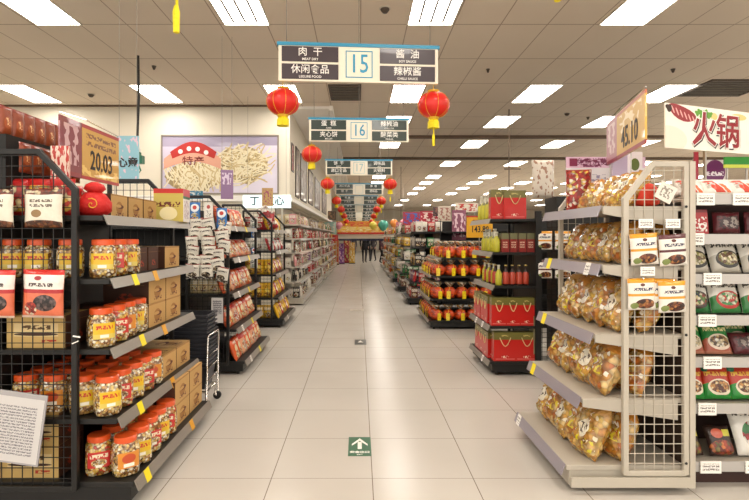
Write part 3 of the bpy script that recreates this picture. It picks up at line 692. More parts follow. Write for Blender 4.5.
# choco packs on white rack
def hp(key, top, nm, y=.62):
    kind(key, 'hanging_snack_pack', 'packet', [('packet', smooth_me(MB().pillow(.155, .175, .035, 8, 9, 21, .03), 'packet', pk(nm, '#e9e4da', [('r', 0, 1, .86, 1, top), ('r', 0, 1, .44, .52, top), ('e', .5, .80, .09, .05, '#5b2a24'), ('t', .15, .9, .58, .74, '#2e2a4a', 6.2, 14), ('ev', .58, .2, .36, .16, ['#5b2616', '#8c4a26', '#3a1810', '#b0733c'], 70), ('e', .2, .14, .14, .1, '#7b8a4a')], bump=.3)))])
hp('hang_yellow', '#e09a1c', 'hangpack_yellow'); hp('hang_maroon', '#571e25', 'hangpack_maroon')
# noodle packs
def noodle(key, base, green, txt, bowl, rim, w=.165, h=.2, extra=(), nm='noodle_packet'):
    kind(key, nm, 'noodle packet', [('packet', smooth_me(MB().pillow(w, h, .055, 10, 10, hash(key) % 97 if False else len(key)*7, .04), 'packet', pk('noodle_' + key, base,
        [('r', 0, 1, 0, .30, green), ('e', .18, .30, .22, .16, green), ('t', .08, .95, .62, .82, txt, 5, 13), ('e', .55, .34, .42, .24, rim), ('ev', .55, .36, .35, .18, bowl, 70), ('r', 0, 1, .955, 1, green)] + list(extra), bump=.35)))])
noodle('n_white_black', '#dcd8cf', '#b9b4a8', '#2b2724', ['#cfc39a', '#8e8a48', '#6b4a30', '#e6dcc0'], '#2c2a28')
noodle('n_white_green', '#dedbd2', '#24713a', '#3a3430', ['#c9b98a', '#8c2f22', '#5a7a34', '#e0d5b8', '#2e3450'], '#3b2c22')
noodle('n_white_red', '#dedbd2', '#2f7d3f', '#3a3430', ['#c2331f', '#3f8c48', '#e0e4c8', '#d9d2b4'], '#b3261c')
noodle('n_green', '#1f7a34', '#a5543e', '#e3d9a0', ['#4d3320', '#8a6a3c', '#c8b890', '#d9d0bc'], '#d8c7b4', extra=[('r', 0, 1, 0, .08, '#b87860')])
noodle('n_red_green', '#b5331f', '#1f8a34', '#e0b23a', ['#7d4a26', '#c98f4a', '#e8d0a0', '#5a2a18'], '#e5d8c0', extra=[('e', .12, .88, .12, .1, '#1c6a4a'), ('r', 0, 1, 0, .12, '#1f8a34')])
kind('red_box', 'red_noodle_box', 'box', [('box', boxme(.165, .12, .145, [pk('redbox', '#b11f22', [('n', .05, .95, .1, .7, '#f2e8e0', 7, .52), ('e', .2, .25, .12, .12, '#f2ece4'), ('e', .78, .3, .14, .14, '#f2ece4'), ('e', .78, .3, .07, .07, '#b11f22'), ('r', .0, 1, .88, 1, '#7d1216')], bump=0)], [0]*6))])
kind('sachet', 'white_red_sachet', 'sachet', [('sachet', smooth_me(MB().pillow(.17, .10, .04, 8, 6, 41, .06), 'sachet', pk('sachet_wr', '#dfdbd2', [('w', .45, .75, .1, .8, '#c83a1e'), ('w', .8, .95, .1, .6, '#d8602a'), ('n', .1, .4, .3, .7, '#b0a89c', 8, .5)], bump=.35)))])
kind('dark_tray', 'dark_food_pack', 'food pack', [('packet', smooth_me(MB().pillow(.155, .17, .05, 8, 8, 42, .04), 'packet', pk('dark_tray', '#2d1b16', [('ev', .5, .25, .48, .25, ['#a33d1c', '#d0702c', '#6b2414', '#7a6a30'], 45), ('e', .4, .72, .24, .16, '#c8604a'), ('r', .62, .95, .62, .85, '#d0c94a')], bump=.3)))])
kind('white_herb_pack', 'white_herb_pack', 'food pack', [('packet', smooth_me(MB().pillow(.2, .27, .05, 8, 8, 43, .04), 'packet', pk('white_herb', '#e3e0d8', [('ev', .62, .42, .4, .3, ['#2f7d3f', '#b5222c', '#f0ece0', '#63a356'], 26), ('n', .1, .9, .82, .9, '#4a4440', 10, .5)], bump=.3)))])
kind('dark_bag', 'dark_red_bag', 'packet', [('packet', smooth_me(MB().pillow(.16, .13, .06, 8, 8, 44, .06), 'packet', pk('dark_bag', '#571923', [('e', .6, .5, .35, .25, '#8a7f78'), ('n', .1, .9, .2, .8, '#2c1014', 7, .5)], bump=.4)))])
# gift bags with rope handle
def gift(key, w, d, h, m):
    b_ = MB(); x = w/2
    vs = [(-x, -d/2, 0), (x, -d/2, 0), (x, d/2, 0), (-x, d/2, 0), (-x*.97, -d/2*.9, h), (x*.97, -d/2*.9, h), (x*.97, d/2*.9, h), (-x*.97, d/2*.9, h)]
    vs += [(x*.86, 0, h*.98), (-x*.86, 0, h*.98)]
    q = [(0,0),(1,0),(1,1),(0,1)]
    b_.add(vs, [(0,1,5,4),(1,2,6,5),(2,3,7,6),(3,0,4,7),(3,2,1,0),(4,5,8,9),(6,7,9,8)], 0, [q]*4 + [q] + [[(0,.98),(1,.98),(1,1),(0,1)]]*2)
    hb = MB(); pts = [(-w*.24 + w*.48*i/8, -d/2-.006, h*.82 - h*.30*math.sin(math.pi*i/8)) for i in range(9)]
    hb.tube(pts, .0045, 5)
    kind(key, 'gift_bag', 'gift bag', [('bag_body', b_.mesh('bag_body', m)), ('rope_handle', hb.mesh('rope_handle', mat('gold_rope', '#d8c48c', .5)))])
giftm = pk('giftbag_red', '#c2201a', [('r', 0, 1, .74, 1, '#6f6a34'), ('t', .35, .65, .84, .92, '#c9b870', 12, 12), ('r', .08, .92, .05, .09, '#d8605a'), ('n', .35, .65, .1, .18, '#f0d9c0', 12, .5)], rough=.3, coat=.3, bump=.03)
gift('gift_large', .24, .1, .30, giftm); gift('gift_small', .15, .09, .27, giftm)
kind('tea_box', 'tea_carton', 'carton', [('carton', boxme(.085, .1, .20, [pk('teabox', '#8a2b28', [('r', 0, 1, .68, 1, '#6c6c4c'), ('t', .2, .8, .2, .55, '#d8b8a0', 8, 8), ('r', 0, .06, 0, 1, '#3c1412')], bump=0)], [0]*6))])
btl = [(0.03, 0), (0.034, .01), (.034, .12), (.014, .165), (.013, .2), (.016, .2), (.016, .215), (.004, .216)]
kind('white_bottle', 'white_bottle', 'bottle', [('bottle', smooth_me(MB().lathe([(r_*1.1, z*1.15) for r_, z in btl], 16), 'bottle', pk('bottle_white', '#d9d6c6', [('r', 0, 1, 0, .35, '#c9c43a'), ('n', 0, 1, .3, .5, '#7a7a5a', 8, .5)], bump=0)))])
kind('oil_bottle', 'yellow_bottle', 'bottle', [('bottle', smooth_me(MB().lathe(btl, 16), 'bottle', pk('bottle_yellow', '#b9b52c', [('r', 0, 1, .45, 1, '#d5d2bd')], bump=0)))])
kind('dark_bottle', 'dark_bottle', 'bottle', [('bottle', smooth_me(MB().lathe(btl, 16), 'bottle', pk('bottle_dark', '#2b1512', [('r', 0, 1, .15, .35, '#b3402a'), ('r', 0, 1, .75, 1, '#b8a05a')], bump=0)))])
# orange sacks with yellow tag
ob = MB().lathe([(.03, 0), (.07, .01), (.092, .05), (.092, .10), (.07, .145), (.03, .165)], 20, lobes=8, lob=.08)
fm = MB().lathe([(.028, .16), (.02, .175), (.045, .20), (.065, .235), (.055, .24)], 16, lobes=9, lob=.25)
tg = MB().box(-.028, .028, -.112, -.106, .0, .11).tube([(0, -.109, .11), (0.01, -.08, .17)], .003, 4)
kind('orange_sack', 'orange_gift_sack', 'gift sack', [('sack', smooth_me(ob, 'sack', pk('sack_orange', '#cf4a14', [('n', 0, 1, .3, .9, '#8d2a10', 6, .55)], bump=.3))), ('gathered_top', smooth_me(fm, 'gathered_top', pk('sack_top', '#5c5a48', [('n', 0, 1, 0, 1, '#c8c4b0', 8, .55), ('n', 0, 1, 0, 1, '#d08a2c', 6, .6)], bump=.3))), ('hang_tag', tg.mesh('hang_tag', pk('tag_yellow', '#efd31a', [('n', .2, .8, .2, .8, '#c02a1c', 5, .6)], bump=0)))])
# small goods for far racks
PAL = {'red': '#b5262a', 'yellow': '#d8aa22', 'green': '#2f7440', 'white': '#d6d0c4', 'orange': '#cf5f22', 'violet': '#7a4a78', 'brown': '#5e3622', 'pink': '#cf8c8c', 'blue': '#2f5f92', 'black': '#26201e', 'cream': '#d9c394'}
for i, (c, hx) in enumerate(PAL.items()):
    l_ = [('r', .1, .9, .62, .88, '#e9e2d2'), ('t', .15, .85, .64, .86, hx, 8, 8), ('ev', .5, .32, .34, .2, [hx, '#e0cf9a', '#8c4a26', '#efe9dc'], 60)]
    m_ = pk('goods_' + c, hx, l_, bump=.15)
    kind('box_' + c, c + '_carton', 'carton', [('carton', boxme(.13, .12, .19, [m_], [0]*6))])
    kind('pk_' + c, c + '_packet', 'packet', [('packet', smooth_me(MB().pillow(.15, .21, .06, 5, 6, 60+i, .05), 'packet', m_))])
    kind('bt_' + c, c + '_bottle', 'bottle', [('bottle', smooth_me(MB().lathe(btl, 12), 'bottle', m_))])

def row(keys, descs, rackname, lvl, side, x, z, ys, lean=0.0, rowname='', group=None, jit=0.006, rj=.06, scale=None, face=None):
    """goods along a shelf that faces the aisle"""
    for i, y in enumerate(ys):
        k = keys[i % len(keys)]; d = descs[i % len(descs)]
        rz = (math.pi/2 if side < 0 else -math.pi/2) if face is None else face
        put(k, (side*x + random.uniform(-jit, jit), y, z + .001), (-lean, 0, rz + random.uniform(-rj, rj)),
            '%s, %s from near end, %s%s, %s' % (d, ORD[i], rowname + ', ' if rowname else '', lvl, rackname), group or ('goods on %s of %s' % (lvl, rackname)), scale)
def span(a, b, n): return [a + (b-a)*i/(n-1) for i in range(n)] if n > 1 else [a]
JK = ['jar_orange', 'jar_yellow', 'jar_red', 'jar_yellow', 'jar_red']; JD = ['orange-label nut jar', 'yellow-label nut jar', 'red-label nut jar', 'yellow-label nut jar', 'red-label nut jar']
nl = 'near left rack'
def jars(x, z, ys, lvl, rn, off=0):
    ks = JK[off:] + JK[:off]; ds = JD[off:] + JD[:off]
    row(ks, ds, nl, lvl, -1, x, z, ys, rowname=rn, group='orange-lidded nut jars on near left rack', rj=.35, face=.6)
# bottom shelf
jars(1.29, LV[0], [2.83+.148*i for i in range(5)], 'bottom shelf', 'front row', 0)
jars(1.44, LV[0], [2.84+.148*i for i in range(5)], 'bottom shelf', 'second row', 2)
# second
jars(1.38, LV[1], [2.81+.148*i for i in range(5)], 'second shelf', 'front row', 1)
jars(1.53, LV[1], [2.83+.148*i for i in range(5)], 'second shelf', 'second row', 3)
jars(1.69, LV[1], [2.84+.148*i for i in range(4)], 'second shelf', 'third row', 0)
jars(1.85, LV[1], [2.84+.148*i for i in range(4)], 'second shelf', 'back row', 2)
# third
jars(1.42, LV[2], [2.81+.148*i for i in range(4)], 'middle shelf', 'front row', 3)
# fourth
jars(1.42, LV[3], [2.84+.15*i for i in range(3)], 'fourth shelf', 'front row', 1)
jars(1.60, LV[3], [2.84], 'fourth shelf', 'second row', 1)
jars(1.78, LV[3], [2.84], 'fourth shelf', 'third row', 3)
jars(1.93, LV[3], [2.84], 'fourth shelf', 'back row', 3)
cg = 'kraft cartons on near left rack'
for li, x, n2, ys, nm in ((0, 1.25, 2, (3.62, 3.92), 'bottom shelf'), (1, 1.34, 1, (3.60, 3.90), 'second shelf'), (2, 1.38, 2, (3.5, 3.80), 'middle shelf'), (3, 1.40, 1, (3.83,), 'fourth shelf')):
    for k in range(n2):
        for i, y in enumerate(ys):
            put('carton', (-x, y, LV[li]+.001+k*.157), (0, 0, math.pi/2), 'kraft carton with dark logo, %s, %s, %s, near left rack' % ('nearer' if i == 0 else 'farther', 'lower layer' if k == 0 else 'upper layer', nm), cg)
for li, n2 in ((1, 1), (0, 1)):
    for k in range(1):
        put('carton', (-1.72, 3.75, LV[li]+.001), (0, 0, math.pi/2), 'kraft carton at the back of %s, near left rack' % ['bottom shelf', 'second shelf'][li], cg)
put('carton_dark', (-1.42, 3.34, LV[3]+.001), (0, 0, math.pi/2), 'dark brown carton beside the jars, fourth shelf, near left rack', cg)
put('carton_dark', (-1.42, 3.53, LV[3]+.001), (0, 0, math.pi/2), 'dark brown carton nearer to kraft carton, fourth shelf, near left rack', cg)
for i, x in enumerate((1.66, 1.86)):
    put('carton_dark', (-x, 2.85, LV[2]+.201), (0, 0, 0), 'dark brown carton %s post, on the lettered carton, middle shelf, near left rack' % ['closer to', 'farther from'][i], cg) if False else None
for i in range(3):
    put('carton_dark', (-1.66, 3.06+.19*i, LV[2]+.001), (0, 0, math.pi/2), 'dark brown carton, %s behind the jars, middle shelf, near left rack' % ORD[i], cg)
put('carton_dark', (-1.48, 3.44-.02, LV[1]+.001), (0, 0, math.pi/2), 'dark brown carton beside kraft cartons, second shelf, near left rack', cg) if False else None
put('carton_front', (-1.745, 2.76, LV[2]+.001), (0, 0, 0), 'kraft carton with printed picture behind the wire grid, middle shelf, near left rack', cg)
for k in range(2):
    put('carton_front', (-1.78, 2.76, LV[0]+.001+k*.176), (0, 0, 0), 'kraft carton behind wire grid, %s layer, bottom shelf, near left rack' % ['lower', 'upper'][k], cg)
# top shelf
for i in range(3):
    put('carton', (-1.50, 3.20+.235*i, LV[4]+.001), (0, 0, math.pi/2), 'small kraft carton, %s from near end, top shelf, near left rack' % ORD[i], cg, (.76, .7, .95))
put('promo_carton', (-1.44, 3.86, LV[4]+.001), (0, 0, .05), 'white promotional carton with red-green top, top shelf, near left rack', None)
t = thing('red_lucky_sack', 'red cloth lucky sack with gold swirl, top shelf, near left rack', 'sack', (-1.50, 2.90, LV[4]+.001), (0, 0, .3))
redcl = mat('red_cloth', '#c81a16', .6, bump=.4, bscale=40)
obj('sack_body', MB().lathe([(.05, 0), (.085, .03), (.085, .08), (.055, .125), (.03, .14)], 20, lobes=6, lob=.06), redcl, t, True)
obj('knot', MB().lathe([(.03, .135), (.05, .155), (.04, .18), (.015, .195)], 14, lobes=5, lob=.2), redcl, t, True)
sw = [(.088*math.cos(a)+.0, -.0, 0) for a in (0,)]
obj('gold_swirl', MB().tube([(.012*a*math.cos(a*1.6)*.55, -.094 + abs(.012*a)*.18, .065+.012*a*math.sin(a*1.6)*.55) for a in [q*.35 for q in range(16)]], .0028, 5), goldl, t)
for i in range(6):
    put('speckled_pack', (-1.60 - .0*i, 2.86+.11*i, LV[4]+.001) if i < 1 else (-1.74, 2.80+.11*i, LV[4]+.001), (-.1, 0, math.pi/2*.5), 'red and yellow packet, %s from near end, behind the lucky sack, near left rack' % ORD[i], 'red and yellow packets on near left rack', 1.15)
for i in range(3):
    put('speckled_pack', (-1.62-.12*i, 2.78, LV[4]+.001), (-.08, 0, .1), 'red and yellow packet behind grid, %s from the post, top shelf, near left rack' % ORD[i], 'red and yellow packets on near left rack', 1.35)
for i in range(6):
    put('pouch', (-1.935, 2.80+.1*i, 2.001), (0, 0, math.pi/2), 'rust-red snack pouch, %s from near end, on the raised header' % ORD[i], 'rust-red pouches on the raised header')
for i in range(6):
    put('pouch', (-1.83, 2.80+.1*i, 1.80), (0, 0, math.pi/2), 'rust-red snack pouch, %s from near end, hanging below the header row' % ORD[i], 'rust-red pouches below the header')
# the hanging packs on the wire end
for i, x in enumerate((-1.645, -1.90)):
    put('white_nut_pack', (x, 2.665, 1.50), (0, 0, 0), 'white nut pack hanging on the wire end, %s' % ['beside the post', 'at left photo edge'][i], 'nut packs hanging on near left rack')
    put('prune_pack', (x+.0, 2.66, 1.03), (0, R(1.5), 0), 'red and white dried prune pack on the wire end, %s' % ['beside the post', 'at left photo edge'][i], 'prune packs hanging on near left rack')
t = thing('price_list_sheet', 'tilted white price list in plastic sleeve on the near left rack', 'paper sheet', (-1.80, 2.645, .28), (0, R(8), 0))
obj('sleeve', MB().box(-.14, .14, -.004, .004, 0, .37), mat('sleeve_grey', '#a9a6a8', .2, coat=.6), t)
obj('sheet', MB().box(-.13, .13, -.0055, -.0042, .01, .345), pk('sheet_print', '#cfcccb', [('t', .12, .88, .1, .88, '#77747a', 22, 30)], bump=0, coat=0), t)
ch = MB().tube([(-2.05, 2.68, 1.60), (-2.05, 2.68, 2.0), (-2.03, 2.68, 2.05), (-1.98, 2.68, 2.07), (-1.93, 2.68, 2.05), (-1.915, 2.68, 2.0), (-1.915, 2.68, 1.86)], .008, 8)
tag(obj('chrome_hoop', ch, chrome, None, True), 'curved chrome hoop at the left edge before the rust-red pouches', 'hook')
# grid hooks
for i, (x, z) in enumerate(((-1.645, 1.70), (-1.90, 1.70), (-1.645, 1.29), (-1.90, 1.29))):
    obj('hook', MB().tube([(x+1.75, -.71, z), (x+1.75, -.78, z), (x+1.75, -.79, z+.012)], .003, 5), chrome, L1)
obj('cable_tie', MB().tube([(.25, -.72, .93), (.29, -.725, .925)], .004).tube([(.245, -.72, .89), (.28, -.725, .905)], .003), letw, L1)

# price boards
gold = pk('board_gold', '#c99a3c', [('t', .1, .9, .6, .86, '#7d4a1c', 7, 12), ('r', 0, 1, .93, 1, '#a81f1c'), ('r', 0, 1, 0, .06, '#a81f1c'), ('n', 0, 1, .06, .25, '#e8c46a', 6, .5)], bump=.02, coat=.3)
maroon = pk('board_maroon', '#7d2532', [('n', .15, .85, .2, .9, '#c9a0a4', 5, .5), ('r', 0, 1, .0, .08, '#8d1c24')], bump=.02)
goldp = pk('board_pale_gold', '#d3a848', [('n', .1, .9, .5, .9, '#efdcae', 6, .55), ('r', 0, 1, .93, 1, '#b86a4a'), ('r', 0, 1, 0, .08, '#9b2a30')], bump=.02)
pinkp = pk('board_pale_pink', '#b98088', [('n', .15, .85, .2, .9, '#dcc0c0', 5, .5), ('r', 0, 1, 0, .08, '#8d2030')], bump=.02)
inkd = mat('ink_black', '#231c1a', .5)
def price_board(label, p0, p1, z0, z1, small_first, price, ma, mb_, faceleft):
    """thin double board between plan points p0 (near) and p1 (far)"""
    v = Vector((p1[0]-p0[0], p1[1]-p0[1], 0)); L_ = v.length; a = math.atan2(v.y, v.x)
    if faceleft: a = a + math.pi; org = p1
    else: org = p0
    t = thing('price_board', label, 'sign', (org[0], org[1], z0), (0, 0, a), 'price boards above racks')
    H = z1-z0; s = L_*.32
    obj('patterned_panel', MB().box(0, s, -.006, .006, 0, H), ma, t); obj('price_panel', MB().box(s+.002, L_, -.006, .006, 0, H), mb_, t)
    text('price_lettering', price, H*(.60 if faceleft else .50), inkd, t, (s+(L_-s)*.5, -.0075, H*.36), sx=.92 if faceleft else .78, bold=.0025)
    text('heading', '特惠', H*.2, mat('ink_brown', '#7a3a1c', .5), t, (s+(L_-s)*.5, -.0075, H*.78)) if False else None
    obj('top_wire', MB().tube([(0, 0, H+.012), (L_*.4, 0, H+.03), (L_, 0, H+.012)], .004, 5), chrome, t)
    for x in ((.02, L_*.62) if faceleft else (.02, L_-.02)): obj('pole', MB().tube([(x, .012, (1.626 if faceleft else 1.566) - z0), (x, .012, H+.012)], .004, 5), metal, t)
    return t
price_board('gold price board 20.03 with maroon patterned panel above near left rack', (-1.66, 2.83), (-1.66, 3.52), 1.80, 2.13, True, '20.03', maroon, gold, False)
price_board('pale gold price board 45.10 above the near right rack', (1.55, 2.76), (1.76, 3.62), 1.955, 2.25, True, '45.10', pinkp, goldp, True)
tag(obj('patterned_strip', MB().box(-1.69, -1.59, 2.80, 2.815, 1.57, 1.95), pk('strip_redwhite', '#b8322a', [('n', 0, 1, 0, 1, '#e8cfc0', 7, .5)], bump=.1)), 'red and white patterned strip under the maroon panel', 'banner')

# hot pot banner
t = thing('hot_pot_banner', 'white hot pot banner with meat and vegetables above the noodle shelving', 'banner', (1.78, 2.975, 1.97), (0, 0, R(20)))
obj('cloth', MB().box(0, 1.25, -.004, .004, 0, .262), pk('banner_white', '#ece7dc', [('e', .02, .2, .12, .3, '#e4dccb')], bump=.02), t)
dr = mat('banner_darkred', '#8c1420', .5)
m = MB()
def blob(m, cx, cz, rx, rz, y, n=18, rot=0, wob=0.0, ph=0):
    vs = []
    for q in range(n):
        a = 2*math.pi*q/n; r_ = 1 + wob*math.sin(3*a+ph); x, z = rx*r_*math.cos(a), rz*r_*math.sin(a)
        vs.append((cx + x*math.cos(rot) - z*math.sin(rot), y, cz + x*math.sin(rot) + z*math.cos(rot)))
    m.add(vs, [tuple(range(n))])
blob(m, .135, .212, .115, .042, -.0048, rot=-.25, wob=.08); obj('meat_picture', m, pk('meat', '#8f1a28', [], bump=0), t)
m = MB()
for k in range(6): blob(m, .06+.034*k, .228-.010*k, .005, .026, -.0052, rot=.5)
obj('fat_marbling', m, mat('fat_pink', '#e3a9a4', .5), t)
m = MB(); blob(m, .03, .235, .028, .022, -.0050, wob=.2); obj('mushroom_picture', m, mat('mushroom', '#33201a', .5), t)
m = MB()
for k in range(7): blob(m, .26+.018*k, .222+.012*math.sin(k*2.1), .02, .016, -.0053-.0001*k, wob=.25, ph=k)
obj('leaf_picture', m, mat('herb_green', '#5f9a32', .5), t)
m = MB(); blob(m, .40, .212, .03, .022, -.0056); obj('lotus_picture', m, mat('lotus_yellow', '#dcc27a', .5), t); m = MB(); blob(m, .62, .225, .07, .02, -.0056); obj('corn_picture', m, mat('lotus_yellow', '#dcc27a', .5), t)
for i, (x, chx) in enumerate(((.315, '火'), (.52, '锅'))):
    for nm_, mm, bo, dx, y in (('letter_shadow', inkd, .010, .007, -.0062), ('letter_outline', letw, .008, 0, -.0074), ('letter', dr, .003, 0, -.0086)):
        text(nm_, chx, .215, mm, t, (x+dx, y, .115-(dx*.8)), bold=bo)
for px_ in (.34, 1.1): obj('pole', MB().box(px_, px_+.014, .006, .02, -.284, .25), metal, t)

# red floral cushion, plush and promo sheets on top of the white rack
nr = 'near right rack'
t5 = RV[4]
put('cookie0', (1.50, 3.60, t5+.001), (0, 0, 0), 'x', None).name = 'tmp'
bpy.data.objects.remove(bpy.data.objects['tmp'])
tag(obj('floral_bag', MB().pillow(.17, .30, .06, 8, 10, 77, .05), pk('floral', '#a51f14', [('rv', .02, .98, .02, .98, ['#a51f14', '#a51f14', '#b52a18', '#a51f14', '#e8c25a', '#efe0cc'], 45)], bump=.3), None, True, (1.55, 3.60, t5+.001), (-.05, 0, -.25)), 'red bag with white and gold blossom pattern, top of near right rack', 'bag')
row(['cookie0', 'cookie1', 'cookie2', 'cookie3'], ['cookie bag lying back'], nr, 'top shelf', 1, 1.52, t5, [3.02, 3.17, 3.32, 3.45], lean=.7, group='cookie bags on near right rack', rj=.3, scale=1.05)
redr = mat('red_fabric', '#d2361a', .6, bump=.3, bscale=30)
t = thing('red_round_bag', 'bright red round bag behind the wire end, top of near right rack', 'bag', (1.68, 3.02, t5+.001))
obj('bag_body', MB().lathe([(.05, 0), (.085, .02), (.09, .08), (.06, .13), (.02, .145)], 18), redr, t, True); obj('bow', MB().lathe([(.02, .14), (.04, .155), (.01, .17)], 8), redr, t)
tag(obj('paper_tag', MB().box(-.05, .05, -.002, .002, -.05, .05), pk('paper_tag', '#ded8cc', [('n', .2, .8, .2, .8, '#8d8478', 7, .5)], bump=0), None, False, (1.72, 2.865, 1.70), (0, R(28), 0)), 'tilted white paper tag on the wire end of near right rack', 'paper tag')
shp = lambda nm, c, l: pk(nm, c, l, bump=0, coat=.2)
def board(name, label, cat, u0, u1, v0, v1, Y, m, depth=.012, hang=None, rz=0, stand=None, sps=(-.7, .7)):
    x0, x1 = (u0-359)/FOC*Y, (u1-359)/FOC*Y; z1, z0 = EYE-(v0-237)/FOC*Y, EYE-(v1-237)/FOC*Y
    t = thing(name, label, cat, ((x0+x1)/2, Y, z0), (0, 0, rz))
    w = (x1-x0)/2
    obj('panel', MB().box(-w, w, -depth/2, depth/2, 0, z1-z0), m, t)
    if hang:
        for sx in (-.8, .8): obj('hanging_wire', MB().tube([(w*sx, 0, z1-z0), (w*sx, 0, ZC-z0)], .0025, 4), wire, t)
    if stand is not None:
        for sx in sps: obj('support_pole', MB().tube([(w*sx, depth/2+.006, stand-z0), (w*sx, depth/2+.006, (z1-z0)*.8)], .006, 5), metal, t)
    return t, w, z1-z0
t, w, h = board('promotion_sheet', 'white promotion sheet with purple heading behind the blossom bag', 'sign', 566, 645, 157, 196, 3.72, shp('sheet_purple', '#dcd8da', [('r', 0, 1, .72, 1, '#d8b6cc'), ('r', .04, .14, .76, .96, '#7d2a4a'), ('n', .18, .62, .74, .96, '#7d3a5a', 14, .5), ('n', .05, .5, .35, .55, '#8d86a0', 14, .55), ('r', .55, .6, 0, 1, '#b9a8b4')]), stand=1.626, sps=(-.8, 0))
text('lettering', '免费送货', h*.2, mat('ink_purple', '#6d2548', .5), t, (-w*.35, -.0075, h*.86))
t, w, h = board('purple_card', 'small lavender card with green picture beside the promotion sheet', 'sign', 612, 642, 152, 180, 3.5, shp('card_lav', '#b9a9c4', [('r', .5, 1, .2, 1, '#e6dde2'), ('e', .75, .55, .15, .22, '#5a6a2a'), ('r', 0, 1, 0, .12, '#b8243c')]), stand=1.626)
t, w, h = board('purple_sign', 'purple shop sign with white lettering beneath the hot pot banner', 'sign', 704, 725, 160, 180, 3.6, shp('purple_round', '#d8cfd0', [('e', .5, .4, .48, .6, '#6d2260'), ('n', .1, .9, .2, .42, '#e8dce6', 9, .45)]), stand=1.686)
board('red_strip_sign', 'narrow red vertical strip sign beneath the hot pot banner', 'sign', 694, 698, 152, 184, 3.5, shp('red_strip', '#a8243a', []), stand=1.686)
board('green_banner', 'small green banner beneath the hot pot banner', 'banner', 724, 752, 157, 168, 3.45, shp('green_strip', '#2f9a36', [('r', 0, 1, 0, .3, '#d8e04a')]), stand=1.686)

# cookie bags on the lower shelves
CK = ['cookie0', 'cookie1', 'cookie2', 'cookie3', 'cookie2', 'cookie1']
for li, nmz, sc in ((3, 'fourth shelf', 1.05), (2, 'middle shelf', 1.2), (1, 'second shelf', 1.22), (0, 'bottom shelf', 1.22)):
    x = RF[li]
    row(CK[li:] + CK[:li], ['plump cookie bag', 'twist-topped cookie bag'], nr, nmz, 1, x+.15, RV[li]+.005, [3.03+.165*i for i in range(5)], lean=.42, rowname='front row', group='cookie bags on near right rack', rj=.3, scale=sc)
    row(CK[::-1], ['twist-topped cookie bag', 'plump cookie bag'], nr, nmz, 1, x+.31, RV[li]+.005, [3.0+.18*i for i in range(5)], lean=.45, rowname='back row', group='cookie bags on near right rack', rj=.5, scale=sc*.95)
for (x, z, k, d) in ((1.592, 1.295, 'hang_yellow', 'yellow and white nut packet on wire end, upper left'), (1.752, 1.290, 'hang_maroon', 'maroon and white nut packet on wire end, upper right'), (1.575, 1.045, 'hang_yellow', 'yellow and white nut packet on wire end, lower left'), (1.745, 1.03, 'hang_yellow', 'yellow and white nut packet on wire end, lower right'), (1.70, 1.04, 'hang_yellow', 'nut packet tucked behind the two lower ones on wire end')):
    put(k, (x, 2.845 if d[:3] != 'nut' else 2.87, z), (0, R(random.uniform(-4, 4)), 0), d, 'nut packets on the white wire end')
for x, z in ((1.59, 1.50), (1.74, 1.50), (1.60, 1.235)):
    obj('price_card', MB().box(x-.04-1.68, x+.04-1.68, -.51, -.505, z, z+.05), tagw, R1)
for x, z in ((1.592, 1.47), (1.752, 1.47), (1.575, 1.22), (1.745, 1.21)):
    obj('hook', MB().tube([(x-1.68, -.46, z-.01), (x-1.68, -.50, z-.01), (x-1.68, -.51, z)], .003, 5), chrome, R1)
for z in (1.62, .9, .18): obj('bolt', MB().lathe([(.008, 0), (.006, .004)], 10, M=Matrix.Translation((.155, -.475, z)) @ Matrix.Rotation(math.pi/2, 4, 'X')), black, R1)
obj('wide_upright', MB().box(.177, .208, -.474, -.42, .04, 1.875), whitep, R1)
obj('kick_board', MB().box(-.49, .175, -.478, -.463, .045, .10), whitep, R1)

# noodle shelving at the right edge
def nrow(li, items, lvl, lean=.28, y=3.03, x0=1.97, gap=.165, sc=1.0):
    for i, (k, d) in enumerate(items):
        put(k, (x0+gap*i, y, NV[li]+.014), (-lean, 0, random.uniform(-.08, .08)), '%s, %s from left, %s, noodle shelving' % (d, ORD[i], lvl), 'packs on the noodle shelving', sc)
nrow(6, [('sachet', 'white and red sachet')]*6, 'top shelf', .5, sc=1.1)
nrow(6, [('sachet', 'white and red sachet in second row')]*6, 'top shelf', .35, y=3.14, x0=2.03)
nrow(5, [('red_box', 'red box with white lettering'), ('dark_bag', 'dark red bag'), ('dark_bag', 'dark red bag'), ('red_box', 'red box with white lettering'), ('red_box', 'red box with white lettering')], 'sixth shelf', .1, gap=.185, x0=1.995)
nrow(4, [('n_white_black', 'white noodle packet with dark bowl')]*5, 'fifth shelf', .35, sc=1.12, gap=.19, x0=1.99)
nrow(3, [('n_white_green', 'white and green noodle packet'), ('n_white_red', 'white and green packet with red bowl'), ('n_white_red', 'white and green packet with red bowl'), ('n_white_green', 'white and green noodle packet'), ('n_white_green', 'white and green noodle packet')], 'fourth shelf', .3, gap=.19, x0=1.99, sc=1.12)
nrow(2, [('n_green', 'green noodle packet'), ('n_green', 'green noodle packet'), ('dark_bag', 'dark packet'), ('n_green', 'green noodle packet'), ('n_green', 'green noodle packet')], 'third shelf', .45, gap=.165)
nrow(1, [('n_red_green', 'red and green noodle packet')]*6, 'second shelf', .3, gap=.16)
nrow(0, [('dark_tray', 'brown and orange food pack'), ('dark_tray', 'brown and orange food pack'), ('white_herb_pack', 'white pack with herb picture'), ('white_herb_pack', 'white pack with herb picture'), ('dark_tray', 'brown and orange food pack')], 'bottom shelf', .45, gap=.19)
